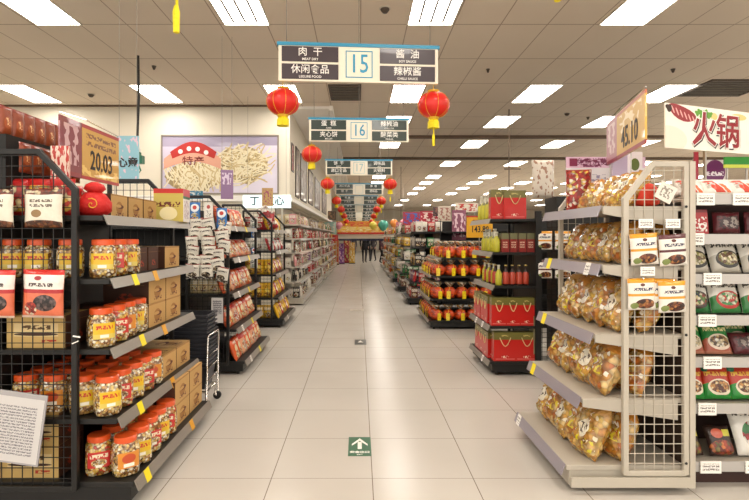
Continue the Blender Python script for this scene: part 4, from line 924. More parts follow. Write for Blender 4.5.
for li, k, d in ((4, 'n_white_black', 'white noodle packet with dark bowl'), (3, 'n_white_green', 'white and green noodle packet'), (2, 'n_green', 'green noodle packet'), (1, 'n_red_green', 'red and green noodle packet')):
    nrow(li, [(k, d + ' in second row')]*5, ['', 'second shelf', 'third shelf', 'fourth shelf', 'fifth shelf'][li], .3, y=3.15, x0=2.0, gap=.165, sc=.95)

# ------------------------------------------------------------------ second left rack
sl = 'second left rack'
for c, x in enumerate((-1.70, -1.565, -1.43)):
    for k in range(6):
        put('puff_pack', (x + random.uniform(-.025, .025), 5.315-.012*k, 1.49-.095*k - .03*(c == 2)), (R(6), R(random.uniform(-14, 14)), random.uniform(-.35, .35)), 'black and white snack packet, %s from top, %s column, %s' % (ORD[k], ['left', 'middle', 'right'][c], sl), 'snack packets hanging on second left rack', 1.08)
put('blue_pack', (-1.70, 5.30, 1.60), (0, 0, 0), 'blue and white packet hanging top left, second left rack', 'hanging cards on second left rack')
put('blue_pack', (-1.42, 5.29, 1.54), (0, 0, 0), 'blue and white packet hanging top right, second left rack', 'hanging cards on second left rack')
put('white_card_pack', (-1.56, 5.30, 1.64), (0, 0, 0), 'white card packet hanging between the blue packets, second left rack', 'hanging cards on second left rack')
for li, nmz, n in ((0, 'bottom shelf', 8), (1, 'second shelf', 8), (2, 'middle shelf', 8), (3, 'fourth shelf', 8), (4, 'top shelf', 7)):
    ks = ['orange_snack', 'orange_snack2'] if li >= 3 else ['orange_snack', 'orange_snack', 'orange_snack2']
    row(ks, ['orange snack bag', 'pale orange snack bag'] if li >= 3 else ['orange snack bag', 'orange snack bag', 'pale orange snack bag'], sl, nmz, -1, LF[li]+.09, LV[li], [5.44+.17*i for i in range(n)], lean=.38 if li != 3 else .6, group='orange snack bags on second left rack', rj=.1)
for k in range(4):
    put('pk_cream', (-1.44-.105*k, 5.43, LV[2]+.001), (0, 0, 0), 'cream packet behind the wire, %s from the post, second left rack' % ORD[k], 'cream packets on second left rack', .8)
put('speckled_pack', (-1.46, 5.42, LV[2]+.17), (0, 0, 0), 'red speckled packet above cream packets, second left rack', None, .5) if False else None
tag(obj('notice_sheet', MB().box(-.06, .06, -.003, .003, 0, .26), pk('notice', '#c9c6c4', [('r', .12, .88, .35, .9, '#6d6a70'), ('t', .12, .88, .35, .9, '#c9c6c4', 12, 14)], bump=0), None, False, (-1.47, 5.30, .56), (0, 0, 0)), 'grey notice sheet low on the second left rack', 'paper sheet')

# stack of shopping baskets on a chrome stand
bk = mat('basket_grey', '#33343a', .45)
t = thing('basket_stand', 'chrome wheeled stand beneath the shopping baskets', 'stand', (-1.47, 4.42, 0))
fr = MB()
for sx in (-.19, .19):
    for sy in (-.14, .14):
        fr.tube([(sx, sy, .04), (sx, sy, .16)], .01, 6)
fr.tube([(-.19,-.14,.15),(.19,-.14,.15)], .01).tube([(-.19,.14,.15),(.19,.14,.15)], .01).tube([(-.19,-.14,.15),(-.19,.14,.15)], .01).tube([(.19,-.14,.15),(.19,.14,.15)], .01)
obj('frame', fr, chrome, t, True)
hb = MB().tube([(.20, -.17, .06), (.21, -.17, .58), (.21, -.15, .62), (.21, .15, .62), (.21, .17, .58), (.20, .17, .06)], .009, 6)
hb.tube([(.205, -.17, .45), (.205, .17, .45)], .005).tube([(.205, -.17, .35), (.205, .17, .35)], .005).tube([(.205, -.17, .25), (.205, .17, .25)], .005).tube([(.19,-.14,.15),(.20,-.17,.15)], .008).tube([(.19,.14,.15),(.20,.17,.15)], .008)
obj('rail_frame', hb, chrome, t, True)
for sx in (-.18, .2):
    for sy in (-.16, .16):
        obj('wheel', MB().lathe([(.035, -.012), (.035, .012)], 14, M=Matrix.Translation((sx, sy, .036)) @ Matrix.Rotation(math.pi/2, 4, 'X')), black, t)
bm = MB()
w0, d0, w1, d1, H = .135, .10, .165, .13, .19
for (a, b_) in (((-w0, -d0), (w0, -d0)), ((w0, -d0), (w0, d0)), ((w0, d0), (-w0, d0)), ((-w0, d0), (-w0, -d0))):
    kx, ky = w1/w0, d1/d0; th = .97
    o8 = [(a[0], a[1], 0), (b_[0], b_[1], 0), (b_[0]*kx, b_[1]*ky, H), (a[0]*kx, a[1]*ky, H)]
    i8 = [(x*th, y*th, z) for x, y, z in o8]
    bm.add(o8+i8, [(0,1,2,3),(7,6,5,4),(3,2,6,7),(0,4,5,1)])
bm.box(-w0, w0, -d0, d0, 0, .004)
rim = MB().box(-w1-.012, w1+.012, -d1-.012, -d1+.004, H-.012, H).box(-w1-.012, w1+.012, d1-.004, d1+.012, H-.012, H).box(-w1-.012, -w1+.004, -d1+.004, d1-.004, H-.012, H).box(w1-.004, w1+.012, -d1+.004, d1-.004, H-.012, H)
bme = bm.mesh('basket_body', bk); rme = rim.mesh('rim', bk)
NB = 14
for k in range(NB):
    t = thing('shopping_basket', 'dark grey shopping basket, %s' % ('topmost of the stack behind the near left rack' if k == NB-1 else ('lowest of the stack behind the near left rack' if k == 0 else '%s from the bottom of the basket stack' % ORD[k])), 'shopping basket', (-1.44, 4.42, .162+.034*k), (0, 0, random.uniform(-.02, .02)), 'stacked shopping baskets')
    lnk('basket_body', bme, t); lnk('rim', rme, t)
    if k == NB-1:
        obj('handle', MB().tube([(-.165, 0, .18), (-.16, .05, .20), (.16, .05, .20), (.165, 0, .18)], .006), bk, t)

# ------------------------------------------------------------------ third left rack
tl = 'third left rack'
for li, nmz in enumerate(['bottom shelf', 'second shelf', 'middle shelf', 'fourth shelf', 'top shelf']):
    ks, ds = [(['yellow_pack', 'yellow_pack', 'red_pack'], ['yellow packet', 'yellow packet', 'red packet']), (['yellow_pack', 'yellow_pack', 'red_pack'], ['yellow packet', 'yellow packet', 'red packet']), (['yellow_pack', 'red_pack'], ['yellow packet', 'red packet']), (['red_pack', 'white_pack'], ['red packet', 'white packet']), (['yellow_pack', 'pk_cream'], ['yellow packet', 'cream packet'])][li]
    row(ks, ds, tl, nmz, -1, LF[li]+.09, LV[li], [8.24+.19*i for i in range(7)], lean=.35, rj=.1)
    for k in range(3):
        put(['pk_yellow', 'yellow_pack', 'yellow_pack', 'pk_white', 'pk_red'][li], (-1.46-.15*k, 8.21, LV[li]+.001), (-.05, 0, 0), '%s packet behind the wire end, %s from post, %s, %s' % (['amber', 'yellow', 'yellow', 'white', 'red'][li], ORD[k], nmz, tl), 'packets behind the wire of third left rack')
for k in range(5):
    put('blue_pack' if k % 2 else 'white_pack', (-1.66, 8.08, 1.60-.16*k), (0, 0, 0), '%s packet, %s from top, hanging strip, third left rack' % ('blue' if k % 2 else 'white', ORD[k]), 'hanging strip of third left rack', .8)
t = thing('chequered_ribbon', 'red and white chequered ribbon rosette on top of third left rack', 'decoration', (-1.40, 8.35, 1.567))
rbm = pk('chequer', '#b5242a', [('rv', 0, 1, 0, 1, ['#b5242a', '#efe4d8', '#b5242a', '#e9dccd'], 22)], bump=.2)
obj('ribbon', MB().pillow(.2, .42, .1, 8, 10, 91, .12, M=Matrix.Rotation(-.5, 4, 'Y')).pillow(.2, .3, .1, 8, 8, 92, .12, M=Matrix.Translation((-.08, 0, 0))), rbm, t, True)

# light box sign and small boards at the left
t, w, h = board('light_box_sign', 'pale blue lit sign with black brush lettering above third left rack', 'sign', 243, 291, 195, 208, 10.0, mat('lit_sign_face', '#d6ecef', .5, emit=.8), hang=True)
text('lettering', '丁  点心', h*.75, inkd, t, (0, -.0075, h*.5), bold=.004)
t, w, h = board('blue_hanging_sign', 'sky blue sign with cherry blossoms and black lettering, left of the cord', 'sign', 117, 139, 136, 183, 5.2, pk('sky_blue', '#8fc4d4', [('n', 0, 1, 0, 1, '#e4c6d4', 6, .62)], bump=0), hang=True)
text('lettering', '心意', h*.22, inkd, t, (0, -.0075, h*.42), bold=.003)
t, w, h = board('violet_strip_sign', 'small violet vertical sign in front of the noodle poster', 'sign', 221, 233, 170, 199, 7.0, shp('violet_sign', '#8c6a92', [('n', .1, .9, .5, .9, '#d6c4d8', 6, .5)]), hang=True, rz=.3)
t, w, h = board('gold_strip_sign', 'gold and pink vertical sign above third left rack', 'sign', 262, 273, 188, 206, 8.4, shp('gold_sign', '#c4a063', [('n', .1, .9, .1, .9, '#a8506a', 6, .55)]), stand=1.57)
board('small_blue_sign', 'small blue and white card beside the noodle poster bottom', 'sign', 181, 203, 191, 199, 6.0, shp('blue_card', '#3c86a8', [('n', .1, .9, .1, .9, '#e3ece8', 6, .55)]), stand=1.56)
# posters on the left side wall (upper)
def side_poster(y0, y1, z0, z1, m, label, x=-1.455):
    t = thing('wall_poster', label, 'poster', (x, (y0+y1)/2, z0), group='posters on the left side wall')
    obj('print', MB().box(.005, .012, -(y1-y0)/2, (y1-y0)/2, 0, z1-z0), m, t); obj('frame', MB().box(0, .02, -(y1-y0)/2-.03, -(y1-y0)/2, -.03, z1-z0+.03).box(0, .02, (y1-y0)/2, (y1-y0)/2+.03, -.03, z1-z0+.03).box(0, .02, -(y1-y0)/2, (y1-y0)/2, -.03, 0).box(0, .02, -(y1-y0)/2, (y1-y0)/2, z1-z0, z1-z0+.03), mat('poster_frame_dark', '#40332c', .4), t)
pbr = shp('wall_print_brown', '#6d5546', [('n', 0, 1, 0, 1, '#b9a48c', 4, .55)]); pgr = shp('wall_print_grey', '#a79f98', [('n', 0, 1, 0, .7, '#6d5546', 4, .5)]); prd = shp('wall_print_red', '#b0262a', [('n', 0, 1, 0, 1, '#efe0d0', 5, .6)])
side_poster(11.0, 11.25, 2.9, 3.45, prd, 'narrow red poster at the corner of the left side wall')
side_poster(11.7, 12.3, 2.4, 3.5, pbr, 'tall brown poster, first on the left side wall')
side_poster(12.7, 14.0, 2.4, 3.5, pgr, 'wide grey food poster, second on the left side wall')
side_poster(14.6, 16.0, 2.45, 3.4, pbr, 'brown food poster, third on the left side wall')
side_poster(16.8, 18.8, 2.45, 3.4, pgr, 'grey food poster, fourth on the left side wall')
side_poster(20.0, 22.5, 2.45, 3.3, pbr, 'brown food poster, farthest on the left side wall')

# ------------------------------------------------------------------ second right rack : gift bags
sr = 'red gift bag rack'
def face_row(key, desc, xs, y, z, lvl, sc=1.0, rz=0.0, side='front'):
    for i, x in enumerate(xs):
        put(key, (x, y, z+.001), (0, 0, rz + random.uniform(-.03, .03)), '%s, %s from aisle, facing camera, %s, %s' % (desc, ORD[i], lvl, sr), '%ss on the red gift bag rack' % desc, sc)
face_row('gift_large', 'red gift bag', [1.53, 1.76], 5.40, GV[0], 'bottom shelf')
face_row('gift_small', 'red gift bag', [1.47, 1.615, 1.76], 5.40, GV[1], 'second shelf', 1.08)
row(['gift_large'], ['red gift bag facing aisle'], sr, 'bottom shelf', 1, 1.43, GV[0], [5.60+.2*i for i in range(3)], rj=.03, scale=.9)
row(['gift_small'], ['red gift bag facing aisle'], sr, 'second shelf', 1, 1.43, GV[1], [5.58+.17*i for i in range(4)], rj=.03, scale=1.05)
face_row('gift_large', 'red gift bag', [1.64, 1.77][:1], 5.42, GV[4], 'top shelf', 1.0)
face_row('gift_small', 'slim red gift bag', [1.48], 5.45, GV[4], 'top shelf', 1.15)
row(['white_bottle', 'oil_bottle'], ['white bottle', 'yellow-green bottle'], sr, 'top shelf', 1, 1.43, GV[4], [5.60+.09*i for i in range(5)], scale=1.15)
face_row('tea_box', 'red and olive carton', [1.535, 1.625, 1.715, 1.805], 5.37, GV[3], 'fourth shelf', 1.0)
row(['oil_bottle', 'white_bottle'], ['yellow-green bottle', 'white bottle'], sr, 'fourth shelf', 1, 1.455, GV[3], [5.39+.09*i for i in range(7)])
face_row('dark_bottle', 'dark bottle', [1.55, 1.62, 1.69, 1.76], 5.40, GV[2], 'middle shelf', 1.0)
row(['oil_bottle', 'dark_bottle'], ['yellow-green bottle', 'dark bottle'], sr, 'middle shelf', 1, 1.47, GV[2], [5.40+.09*i for i in range(7)])
for i, z in enumerate((1.32, 1.02)):
    put('hang_yellow' if i == 0 else 'hang_maroon', (1.93, 5.29 if False else 5.33, z), (0, 0, 0), '%s packet hanging on the wire side of gift bag rack' % ['yellow', 'maroon'][i], 'packets on the side of gift bag rack', 1.1)
    put('hang_yellow' if i == 0 else 'hang_maroon', (2.13, 5.335, z), (0, 0, 0), '%s packet hanging farther right beside gift bag rack' % ['yellow', 'maroon'][i], 'packets on the side of gift bag rack', 1.1)
obj('leaning_board', MB().box(-.012, .0, -.47+.03, -.30, .16, .62, 0, Matrix.Translation((-.03, 0, 0)) @ Matrix.Rotation(-.0, 4, 'Y')), mat('olive_board', '#8b8566', .6), R2)
tag(obj('white_floral_bag', MB().pillow(.26, .42, .08, 8, 10, 78, .1), pk('white_floral', '#d9cfc0', [('n', 0, 1, 0, 1, '#a07860', 6, .58)], bump=.4), None, True, (2.06, 5.72, 1.891), (0, 0, .1)), 'pale patterned bag standing behind the gift bag rack top', 'bag')
obj('header_box', MB().box(.27, .62, -.25, .10, 1.70, 1.89).box(.29, .60, -.24, .09, 0.1, 1.70), blackg, R2)

# ------------------------------------------------------------------ orange sack rack
on = 'orange sack rack'
for li, (z, xf) in enumerate(zip(OV, (1.10, 1.12, 1.14, 1.3))):
    nmz = ['bottom shelf', 'second shelf', 'third shelf', 'top shelf'][li]
    xs = [xf+.13+.19*i for i in range(5 if li < 3 else 4)]
    for i, x in enumerate(xs):
        put('orange_sack', (x, 8.12, z+.001), (0, 0, random.uniform(-.3, .3)), 'orange sack with yellow tag, %s from aisle, facing camera, %s' % (ORD[i], nmz), 'orange gift sacks', 1.08 if li else 1.0)
    row(['orange_sack'], ['orange sack with yellow tag'], on, nmz, 1, xf+.12, z, [8.34+.2*i for i in range(6)], group='orange gift sacks', rj=.3)
for i in range(4):
    put('orange_sack', (1.36+.2*i, 8.42, OV[3]+.001), (0, 0, 0), 'orange sack in the second row on top, %s from aisle' % ORD[i], 'orange gift sacks', 1.1)
t = thing('price_board', 'yellow price board 143.80 above the orange gift sacks', 'sign', (1.945, 8.25, 1.44), group='price boards above racks')
obj('panel', MB().box(-.21, .21, -.008, .008, 0, .35), pk('board_amber', '#e0a51c', [('r', 0, 1, .94, 1, '#b8241c'), ('n', .15, .85, .68, .82, '#9b5a14', 9, .5)], bump=0), t)
text('price_lettering', '143.80', .14, inkd, t, (0.005, -.0095, .13), bold=.003, sx=.76)
obj('pole', MB().tube([(0, .014, -.32), (0, .014, .3)], .008), metal, t)

# ------------------------------------------------------------------ farther racks
far_words = ['fourth', 'fifth', 'sixth', 'seventh', 'eighth', 'ninth']
lvlw = ['bottom shelf', 'second shelf', 'middle shelf', 'fourth shelf', 'top shelf']
def far_goods(side, rname, fronts, levels, y0, y1, n, cols, forms, facecols=None, depthx=.10, nface=3, xin=None):
    rnd = random.Random(int(y0*100)+side)
    for li, z in enumerate(levels):
        for i in range(n):
            c = rnd.choice(cols[li % len(cols)]); f = rnd.choice(forms)
            key = f + '_' + c
            y = y0 + .1 + (y1-y0-.2)*i/(n-1)
            put(key, (side*(fronts[li]+depthx), y, z+.001), (-.15 if f == 'pk' else 0, 0, (math.pi/2 if side < 0 else -math.pi/2)), '%s, %s from near end, %s, %s' % (c + {'box': ' carton', 'pk': ' packet', 'bt': ' bottle'}[f], ORD[i], lvlw[li] if len(levels) <= 5 else ORD[li] + ' shelf from bottom', rname), 'goods on %s' % rname, (1.15 if f != 'bt' else 1.0))
        for i in range(nface):
            c = rnd.choice((facecols or cols)[li % len(facecols or cols)]); f = rnd.choice(forms)
            put(f + '_' + c, (side*(fronts[li]+depthx+.17+.16*i), y0+.06, z+.001), (0, 0, 0), '%s facing camera, %s from aisle, %s, %s' % (c + {'box': ' carton', 'pk': ' packet', 'bt': ' bottle'}[f], ORD[i], lvlw[li] if len(levels) <= 5 else ORD[li] + ' shelf from bottom', rname), 'goods on %s' % rname)
WV = [.16, .50, .82, 1.12, 1.42, 1.72]
# left wall shelving, cream
specs = [(10.8, 13.3, [['white', 'black'], ['white', 'black'], ['white', 'pink'], ['red', 'white'], ['white', 'red'], ['cream', 'pink']], 10),
         (14.0, 16.6, [['white', 'red', 'brown'], ['pink', 'red'], ['violet', 'white']], 8), (17.2, 19.8, [['red', 'pink', 'white'], ['brown', 'cream']], 7),
         (20.4, 23.0, [['cream', 'red', 'brown'], ['yellow', 'white', 'green']], 6), (23.6, 26.4, [['violet', 'red', 'yellow']], 6)]
for i, (a, b_, cols, n) in enumerate(specs):
    rn = '%s left rack' % far_words[i]
    fr_ = [1.16 - (.04 if i > 1 else 0)]*1 + [1.24 - (.04 if i > 1 else 0)]*5
    rack('cream wall shelving, %s unit along the left side' % far_words[i], -1, a, b_, fr_, WV, 1.76, 1.66, 2.1, whitep, whited, stripw, .05, group='cream wall shelving units', panels=(0, 0), backtop=2.1, castor=False)
    far_goods(-1, rn, fr_, WV, a, b_, n, cols, ['box', 'pk', 'bt'] if i else ['box', 'bt', 'pk'], nface=2)
    t = thing('shelf_upright', 'white upright pole at the near corner of %s' % rn, 'pole', (-1.62, a-.03, 0), group='white upright poles')
    obj('pole', MB().box(-.02, .02, -.02, .02, 0, 2.13), whitep, t); obj('foot', MB().box(-.035, .035, -.028, .028, 0, .01), whitep, t)
# right far racks
specr = [(10.9, 12.0, 1.02, [['violet', 'brown', 'red'], ['red', 'violet'], ['black', 'red', 'yellow'], ['white', 'black', 'green'], ['white', 'red']], 6, True),
         (13.5, 14.7, 1.02, [['brown', 'red', 'green'], ['green', 'white'], ['white', 'green', 'black'], ['yellow', 'red']], 6, True),
         (16.1, 17.4, 1.05, [['yellow', 'green'], ['white', 'cream', 'green'], ['green', 'yellow']], 6, True),
         (18.8, 20.1, 1.05, [['yellow', 'orange'], ['cream', 'green', 'yellow']], 5, False),
         (21.5, 22.8, 1.05, [['orange', 'yellow', 'cream']], 5, False), (24.2, 25.5, 1.05, [['orange', 'cream', 'brown']], 5, False)]
for i, (a, b_, xf, cols, n, dark) in enumerate(specr):
    rn = '%s right rack' % far_words[i]
    fr_ = [xf, xf+.06, xf+.08, xf+.08, xf+.1]
    rack('dark display rack, %s on the right side' % far_words[i], 1, a, b_, fr_, LV, 1.75, 1.55, 1.85, black if dark else whitep, blackg if dark else whited, steelk, .05, panels=(0, 0), group='far display racks on the right', backtop=1.8)
    far_goods(1, rn, fr_, LV, a, b_, n, cols, ['box', 'pk'], nface=3 if i < 3 else 2)
    gondola('long shelving row behind the %s' % rn, 1.8, 7.5, a, b_, LV, blackg if dark else whited, blackg if dark else whited, top=1.8)
# signs over the far right racks
far_sg = [('pink_poster', 'pink and maroon poster behind the orange sacks', 452, 466, 210, 240, 11.2, '#8d4a62', '#e3c2c8', 1.8), ('white_red_sign', 'white price sign with red numerals over the right racks', 455, 478, 203, 212, 11.6, '#e6dcc8', '#c23a2a', 1.8),
          ('cream_poster', 'cream patterned poster left of the 143.80 board', 438, 451, 206, 222, 11.9, '#ddd0bc', '#b07a6a', 1.8), ('red_banner', 'red slanted banner over the fifth right rack', 420, 440, 211, 224, 14.2, '#b8263a', '#efd6cc', 1.8),
          ('maroon_board', 'dark maroon board beneath the right ceiling lights', 433, 445, 207, 216, 13.9, '#3c2026', '#8d5a4a', 1.8), ('blue_red_banner', 'blue and red banner over the sixth right rack', 403, 421, 212, 225, 16.6, '#a82a44', '#3a5fae', 1.8),
          ('pink_banner', 'pink banner over the seventh right rack', 396, 410, 222, 230, 19.5, '#d07a86', '#efe3da', 1.8)]
for nm_, lb_, u0, u1, v0, v1, Y, c1, c2, st in far_sg:
    board(nm_, lb_, 'sign', u0, u1, v0, v1, Y, shp('sg_' + nm_, c1, [('n', .05, .95, .1, .9, c2, 5, .52)]), stand=st)
for i, (u, Y) in enumerate(((509, 11), (401, 20))):
    t = thing('hanging_rod', 'thin dark rod hanging from the ceiling %s' % ['above the gift bag rack', 'over the far right racks'][i], 'rod', ((u-359)/FOC*Y, Y, 0))
    obj('rod', MB().tube([(0, 0, ZC), (0, 0, 2.2)], .012), dk, t); obj('bracket', MB().box(-.1, .25, -.01, .01, 2.9, 2.93), dk, t)

# ------------------------------------------------------------------ end of the aisle
t = thing('portal_banner', 'white portal beam with dark blue underside across the far aisle end', 'banner', (-.1, 27.2, 1.2))
obj('beam', MB().box(-1.2, 2.6, 0, .15, .16, .46), mat('beam_white', '#e3dccf', .5), t); obj('dark_edge', MB().box(-1.2, 2.6, -.01, .15, .05, .155), mat('beam_navy', '#2a2f4a', .5), t)
obj('post', MB().box(-1.2, -1.1, .02, .12, -1.2, .05), mat('beam_white'), t); obj('post', MB().box(2.5, 2.6, .02, .12, -1.2, .05), mat('beam_white'), t)
t = thing('new_year_banner', 'yellow festive banner above the portal at the far end', 'banner', (-.05, 27.0, 1.66))
obj('cloth', MB().box(-1.1, 1.6, 0, .03, 0, .34), pk('fest_yellow', '#e0b42c', [('n', 0, 1, 0, 1, '#e9dcae', 12, .55), ('n', 0, 1, .1, .5, '#c23a1c', 14, .6)], bump=0), t)
obj('red_fringe', MB().box(-1.1, 1.6, -.012, -.001, -.06, .04), mat('fest_red', '#c02a1c', .6), t)
t = thing('portal_lettering_board', 'orange topped board above the yellow banner far away', 'banner', (.1, 27.1, 2.0))
obj('cloth', MB().box(-1.3, 1.1, 0, .03, 0, .3), pk('fest_gold', '#d89a2a', [('n', 0, 1, 0, 1, '#d0452a', 10, .5)], bump=0), t); obj('edge', MB().box(-1.3, 1.1, -.01, 0, .27, .3), goldl, t)
for i, (x, c, s) in enumerate(((1.25, '#3c9a86', .28), (1.80, '#e08a3a', .22), (.72, '#d8c84a', .2), (2.3, '#d06a7a', .22), (-1.05, '#cf8a9a', .2))):
    t = thing('balloon', '%s balloon above the far portal' % ['green', 'orange', 'yellow', 'pink', 'rose'][i], 'balloon', (x, 26.3, 2.05+.1*(i % 2)), group='balloons above the far portal')
    obj('skin', MB().lathe([(s*.15, -s*1.1), (s*.55, -s*.8), (s*.95, -.2*s), (s, .15*s), (s*.8, .65*s), (s*.35, .95*s), (.02, s)], 16), mat('balloon_%d' % i, c, .3, coat=.5), t, True)
    obj('string', MB().tube([(0, 0, s), (0, 0, ZC-2.05-.1*(i % 2))], .006, 4), letw, t)
for i, (u0, u1, v0, v1, Y, c1, c2, lb_) in enumerate(((326, 336, 211, 220, 24.0, '#4a3a2c', '#8d6a4a', 'brown square sign at the left of the far lanterns'), (324, 336, 222, 234, 24.5, '#a8cfc4', '#e8e4cf', 'pale green sign below the brown square sign'), (328, 338, 235, 241, 25, '#b8242a', '#d85a4a', 'red sign below the pale green sign'))):
    board('far_sign', lb_, 'sign', u0, u1, v0, v1, Y, shp('farsg%d' % i, c1, [('n', .1, .9, .1, .9, c2, 4, .5)]), hang=(i < 2), stand=None if i < 2 else 0.0)
# promo pillars and checkout stands at the far end
for i, (u, Y, w, h, c, c2, lb_) in enumerate(((341, 27.5, .35, 1.1, '#7a3f86', '#d8b0c8', 'violet'), (347, 28.5, .4, 1.3, '#b52a2a', '#e0c070', 'red'), (352, 28, .3, 1.15, '#d8a422', '#efe3b0', 'yellow'), (397, 28.6, .45, 1.5, '#d87f2a', '#efd07a', 'orange'), (401, 26.6, .35, 1.45, '#d8b44a', '#efe3b0', 'amber'), (335, 26.9, .4, 1.3, '#b8864a', '#c23a2a', 'tan'))):
    x = (u-359)/FOC*Y
    t = thing('promotion_stand', '%s promotion stand at the far end of the aisle' % lb_, 'display stand', (x, Y, 0), group='promotion stands at the far end')
    obj('body', MB().box(-w/2, w/2, -w/2, w/2, .04, h*.7), pk('stand_%d' % i, c, [('n', .1, .9, .1, .9, c2, 4, .52)], bump=0), t)
    obj('header', MB().box(-w/2, w/2, w/2-.03, w/2, h*.7, h), pk('stand_%d' % i, c), t)
    obj('base', MB().box(-w/2-.03, w/2+.03, -w/2-.03, w/2+.03, 0, .04), black, t)

# ------------------------------------------------------------------ people
skin = mat('skin', '#c99a7c', .6); hairm = mat('black_hair', '#17110e', .6)
def person(x, y, rz, label, coat, trou, H=1.68, stride=.12, bag=None):
    s = H/1.7
    J = {'pel': (0, 0, .92), 'wai': (0, 0, 1.05), 'che': (0, .01, 1.30), 'nck': (0, 0, 1.46), 'nk2': (0, -.01, 1.52), 'hd1': (0, -.02, 1.58), 'hd2': (0, -.015, 1.66),
         'hpL': (-.09, 0, .88), 'knL': (-.10, -.03-stride*.4, .50), 'anL': (-.10, -stride, .09), 'toL': (-.11, -stride-.14, .035),
         'hpR': (.09, 0, .88), 'knR': (.10, -.02+stride*.2, .50), 'anR': (.10, stride, .10), 'toR': (.11, stride-.13, .035),
         'shL': (-.18, 0, 1.40), 'elL': (-.23, .02, 1.13), 'wrL': (-.22, -.08, .90), 'shR': (.18, 0, 1.40), 'elR': (.24, .03, 1.13), 'wrR': (.22, -.06, .90)}
    Rr = {'pel': .13, 'wai': .12, 'che': .145, 'nck': .07, 'nk2': .05, 'hd1': .075, 'hd2': .085, 'hpL': .095, 'knL': .06, 'anL': .042, 'toL': .035, 'hpR': .095, 'knR': .06, 'anR': .042, 'toR': .035, 'shL': .062, 'elL': .047, 'wrL': .03, 'shR': .062, 'elR': .047, 'wrR': .03}
    E = [('pel','wai'),('wai','che'),('che','nck'),('nck','nk2'),('nk2','hd1'),('hd1','hd2'),('pel','hpL'),('hpL','knL'),('knL','anL'),('anL','toL'),('pel','hpR'),('hpR','knR'),('knR','anR'),('anR','toR'),('che','shL'),('shL','elL'),('elL','wrL'),('che','shR'),('shR','elR'),('elR','wrR')]
    # five fingers on each hand
    for sd, wn in ((-1, 'wrL'), (1, 'wrR')):
        wx, wy, wz = J[wn]; pn = 'pa' + wn[-1]; J[pn] = (wx, wy-.01, wz-.06); Rr[pn] = .024; E.append((wn, pn))
        for q, (dy, ln) in enumerate(((-.027, .065), (-.010, .075), (.010, .07), (.026, .055))):
            a, b2 = pn+'f%d' % q, pn+'g%d' % q; J[a] = (wx, wy-.01+dy, wz-.06-ln*.55); J[b2] = (wx-sd*.015, wy-.01+dy, wz-.06-ln); Rr[a] = .009; Rr[b2] = .008; E += [(pn, a), (a, b2)]
        a, b2 = pn+'t0', pn+'t1'; J[a] = (wx-sd*.012, wy-.045, wz-.055); J[b2] = (wx-sd*.018, wy-.055, wz-.085); Rr[a] = .01; Rr[b2] = .009; E += [(pn, a), (a, b2)]
    names = list(J); idx = {n: i for i, n in enumerate(names)}
    me = bpy.data.meshes.new('body'); me.from_pydata([tuple(c*s for c in J[n]) for n in names], [(idx[a], idx[b2]) for a, b2 in E], [])
    t = thing('person', label, 'person', (x, y, 0), (0, 0, rz), 'shoppers at the far end')
    o = lnk('body', me, t)
    sk = o.modifiers.new('skin', 'SKIN'); sk.use_smooth_shade = True
    for n in names:
        v = me.skin_vertices[0].data[idx[n]]; v.radius = (Rr[n]*s, Rr[n]*s*(.72 if n in ('pel', 'wai', 'che') else 1)); v.use_root = (n == 'pel')
    o.modifiers.new('sub', 'SUBSURF').levels = 1; o.modifiers['sub'].render_levels = 1
    dg = bpy.context.evaluated_depsgraph_get(); dg.update()
    me2 = bpy.data.meshes.new_from_object(o.evaluated_get(dg)); o.modifiers.clear(); o.data = me2
    me2.materials.clear()
    for m_ in (coat, trou, skin, black): me2.materials.append(m_)
    for p in me2.polygons:
        z = p.center.z/s; xx = abs(p.center.x)/s
        p.material_index = 3 if z < .10 else (2 if (z > 1.49 or (xx > .17 and z < .90)) else (1 if z < .86 and xx < .19 else 0)); p.use_smooth = True
    # hem of the coat, hair, face
    obj('coat_skirt', MB().lathe([(.17*s, .72*s), (.165*s, .85*s), (.15*s, 1.0*s), (.145*s, 1.1*s)], 18, M=Matrix.Scale(.8, 4, (0, 1, 0))), coat, t, True)
    hc = (0, .0*s, 1.645*s)
    hv = [(math.sin(a)*.093*s, hc[2] + math.cos(a)*.098*s) for a in [math.pi*(1-q/9)*.62 for q in range(10)]]
    obj('hair', MB().lathe(hv[:-1] + [(.004, hv[-1][1])], 18, M=Matrix.Translation((0, .012*s, 0))), hairm, t, True)
    f = MB()
    for sx in (-.03, .03): f.box((sx-.009)*s, (sx+.009)*s, -.108*s, -.096*s, 1.605*s, 1.613*s)
    obj('eyes', f, hairm, t)
    obj('nose', MB().add([(-.012*s, -.098*s, 1.57*s), (.012*s, -.098*s, 1.57*s), (0, -.122*s, 1.575*s), (0, -.098*s, 1.605*s)], [(0,1,2),(1,3,2),(0,2,3),(0,3,1)]), skin, t)
    obj('mouth', MB().box(-.02*s, .02*s, -.103*s, -.095*s, 1.545*s, 1.551*s), mat('lips', '#8a4038', .5), t)
    if bag: obj('shoulder_bag', MB().box(.22, .33, -.12, .12, .75, .98).tube([(.26, 0, .98), (.2, 0, 1.45)], .01), bag, t)
blk = mat('black_coat', '#15141a', .8); nav = mat('dark_trousers', '#1b1c26', .8); mar = mat('plum_coat', '#42202e', .8); gry = mat('grey_coat', '#4a4446', .8)
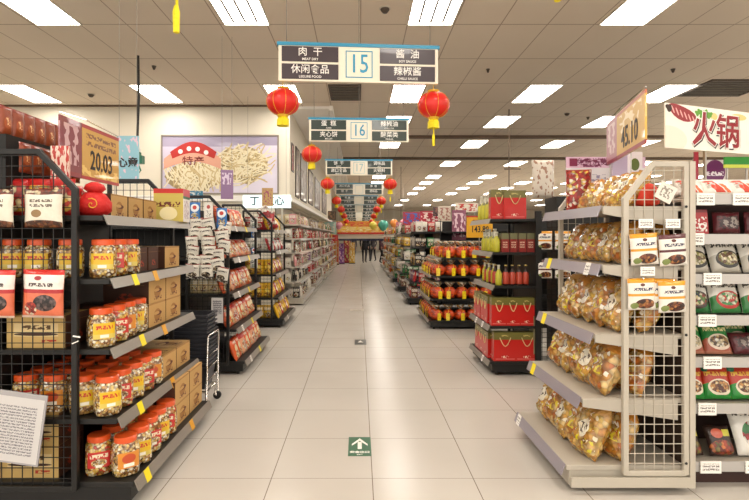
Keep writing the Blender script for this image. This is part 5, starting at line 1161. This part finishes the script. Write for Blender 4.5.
person(.30, 28.6, .2, 'person in a black coat standing centrally at the far aisle end', blk, nav, 1.72)
person(.52, 29.8, 2.8, 'person in black walking away, just behind the central shopper', blk, nav, 1.66)
person(1.22, 28.0, 1.2, 'person in a long plum coat at right of the far aisle end', mar, blk, 1.74)
person(.86, 30.6, -.8, 'person in a grey coat between the black and plum coats', gry, nav, 1.62)
person(-.35, 31.0, .5, 'person in a grey coat left of the central shopper', gry, nav, 1.6)

# ------------------------------------------------------------------ floor stickers
t = thing('floor_arrow_sticker', 'green floor sticker with white arrow nearest the camera', 'floor sticker', (0.005, 3.54, .0))
obj('backing', MB().box(-.0785, .0785, -.16, .16, .0004, .0016), mat('sticker_green', '#1f5c38', .4), t)
obj('arrow', MB().add([(-.014, -.05, .0022), (.014, -.05, .0022), (.014, .07, .0022), (-.014, .07, .0022)], [(0,1,2,3)]).add([(-.055, .035, .0022), (-.055, .005, .0022), (0, .09, .0022), (0, .135, .0022)], [(0,1,2,3)]).add([(.055, .005, .0022), (.055, .035, .0022), (0, .135, .0022), (0, .09, .0022)], [(0,1,2,3)]), letw, t)
text('lettering', '安全出口', .034, letw, t, (0, -.10, .0022), rot=(0, 0, 0), bold=.001)
lnk('small_lettering', text_mesh('EXIT', .02, letw), t, (0, -.138, .0022))
t = thing('floor_arrow_sticker', 'dark floor sticker with pale arrow, second along the aisle', 'floor sticker', (0.02, 7.05, 0))
obj('backing', MB().box(-.08, .08, -.17, .17, .0004, .0016), mat('sticker_dark', '#2b2a22', .4), t)
obj('arrow', MB().add([(-.04, -.03, .0022), (.04, -.03, .0022), (0, .1, .0022)], [(0,1,2)]), letw, t)
t = thing('floor_arrow_sticker', 'faint worn grey floor sticker, third along the aisle', 'floor sticker', (-.04, 10.1, 0))
obj('backing', MB().box(-.14, .14, -.15, .15, .0004, .0016), mat('sticker_worn', '#a59b8c', .4), t)
obj('mark', MB().box(-.08, .08, -.05, .05, .0017, .0022), mat('sticker_mark', '#8a8074', .4), t)
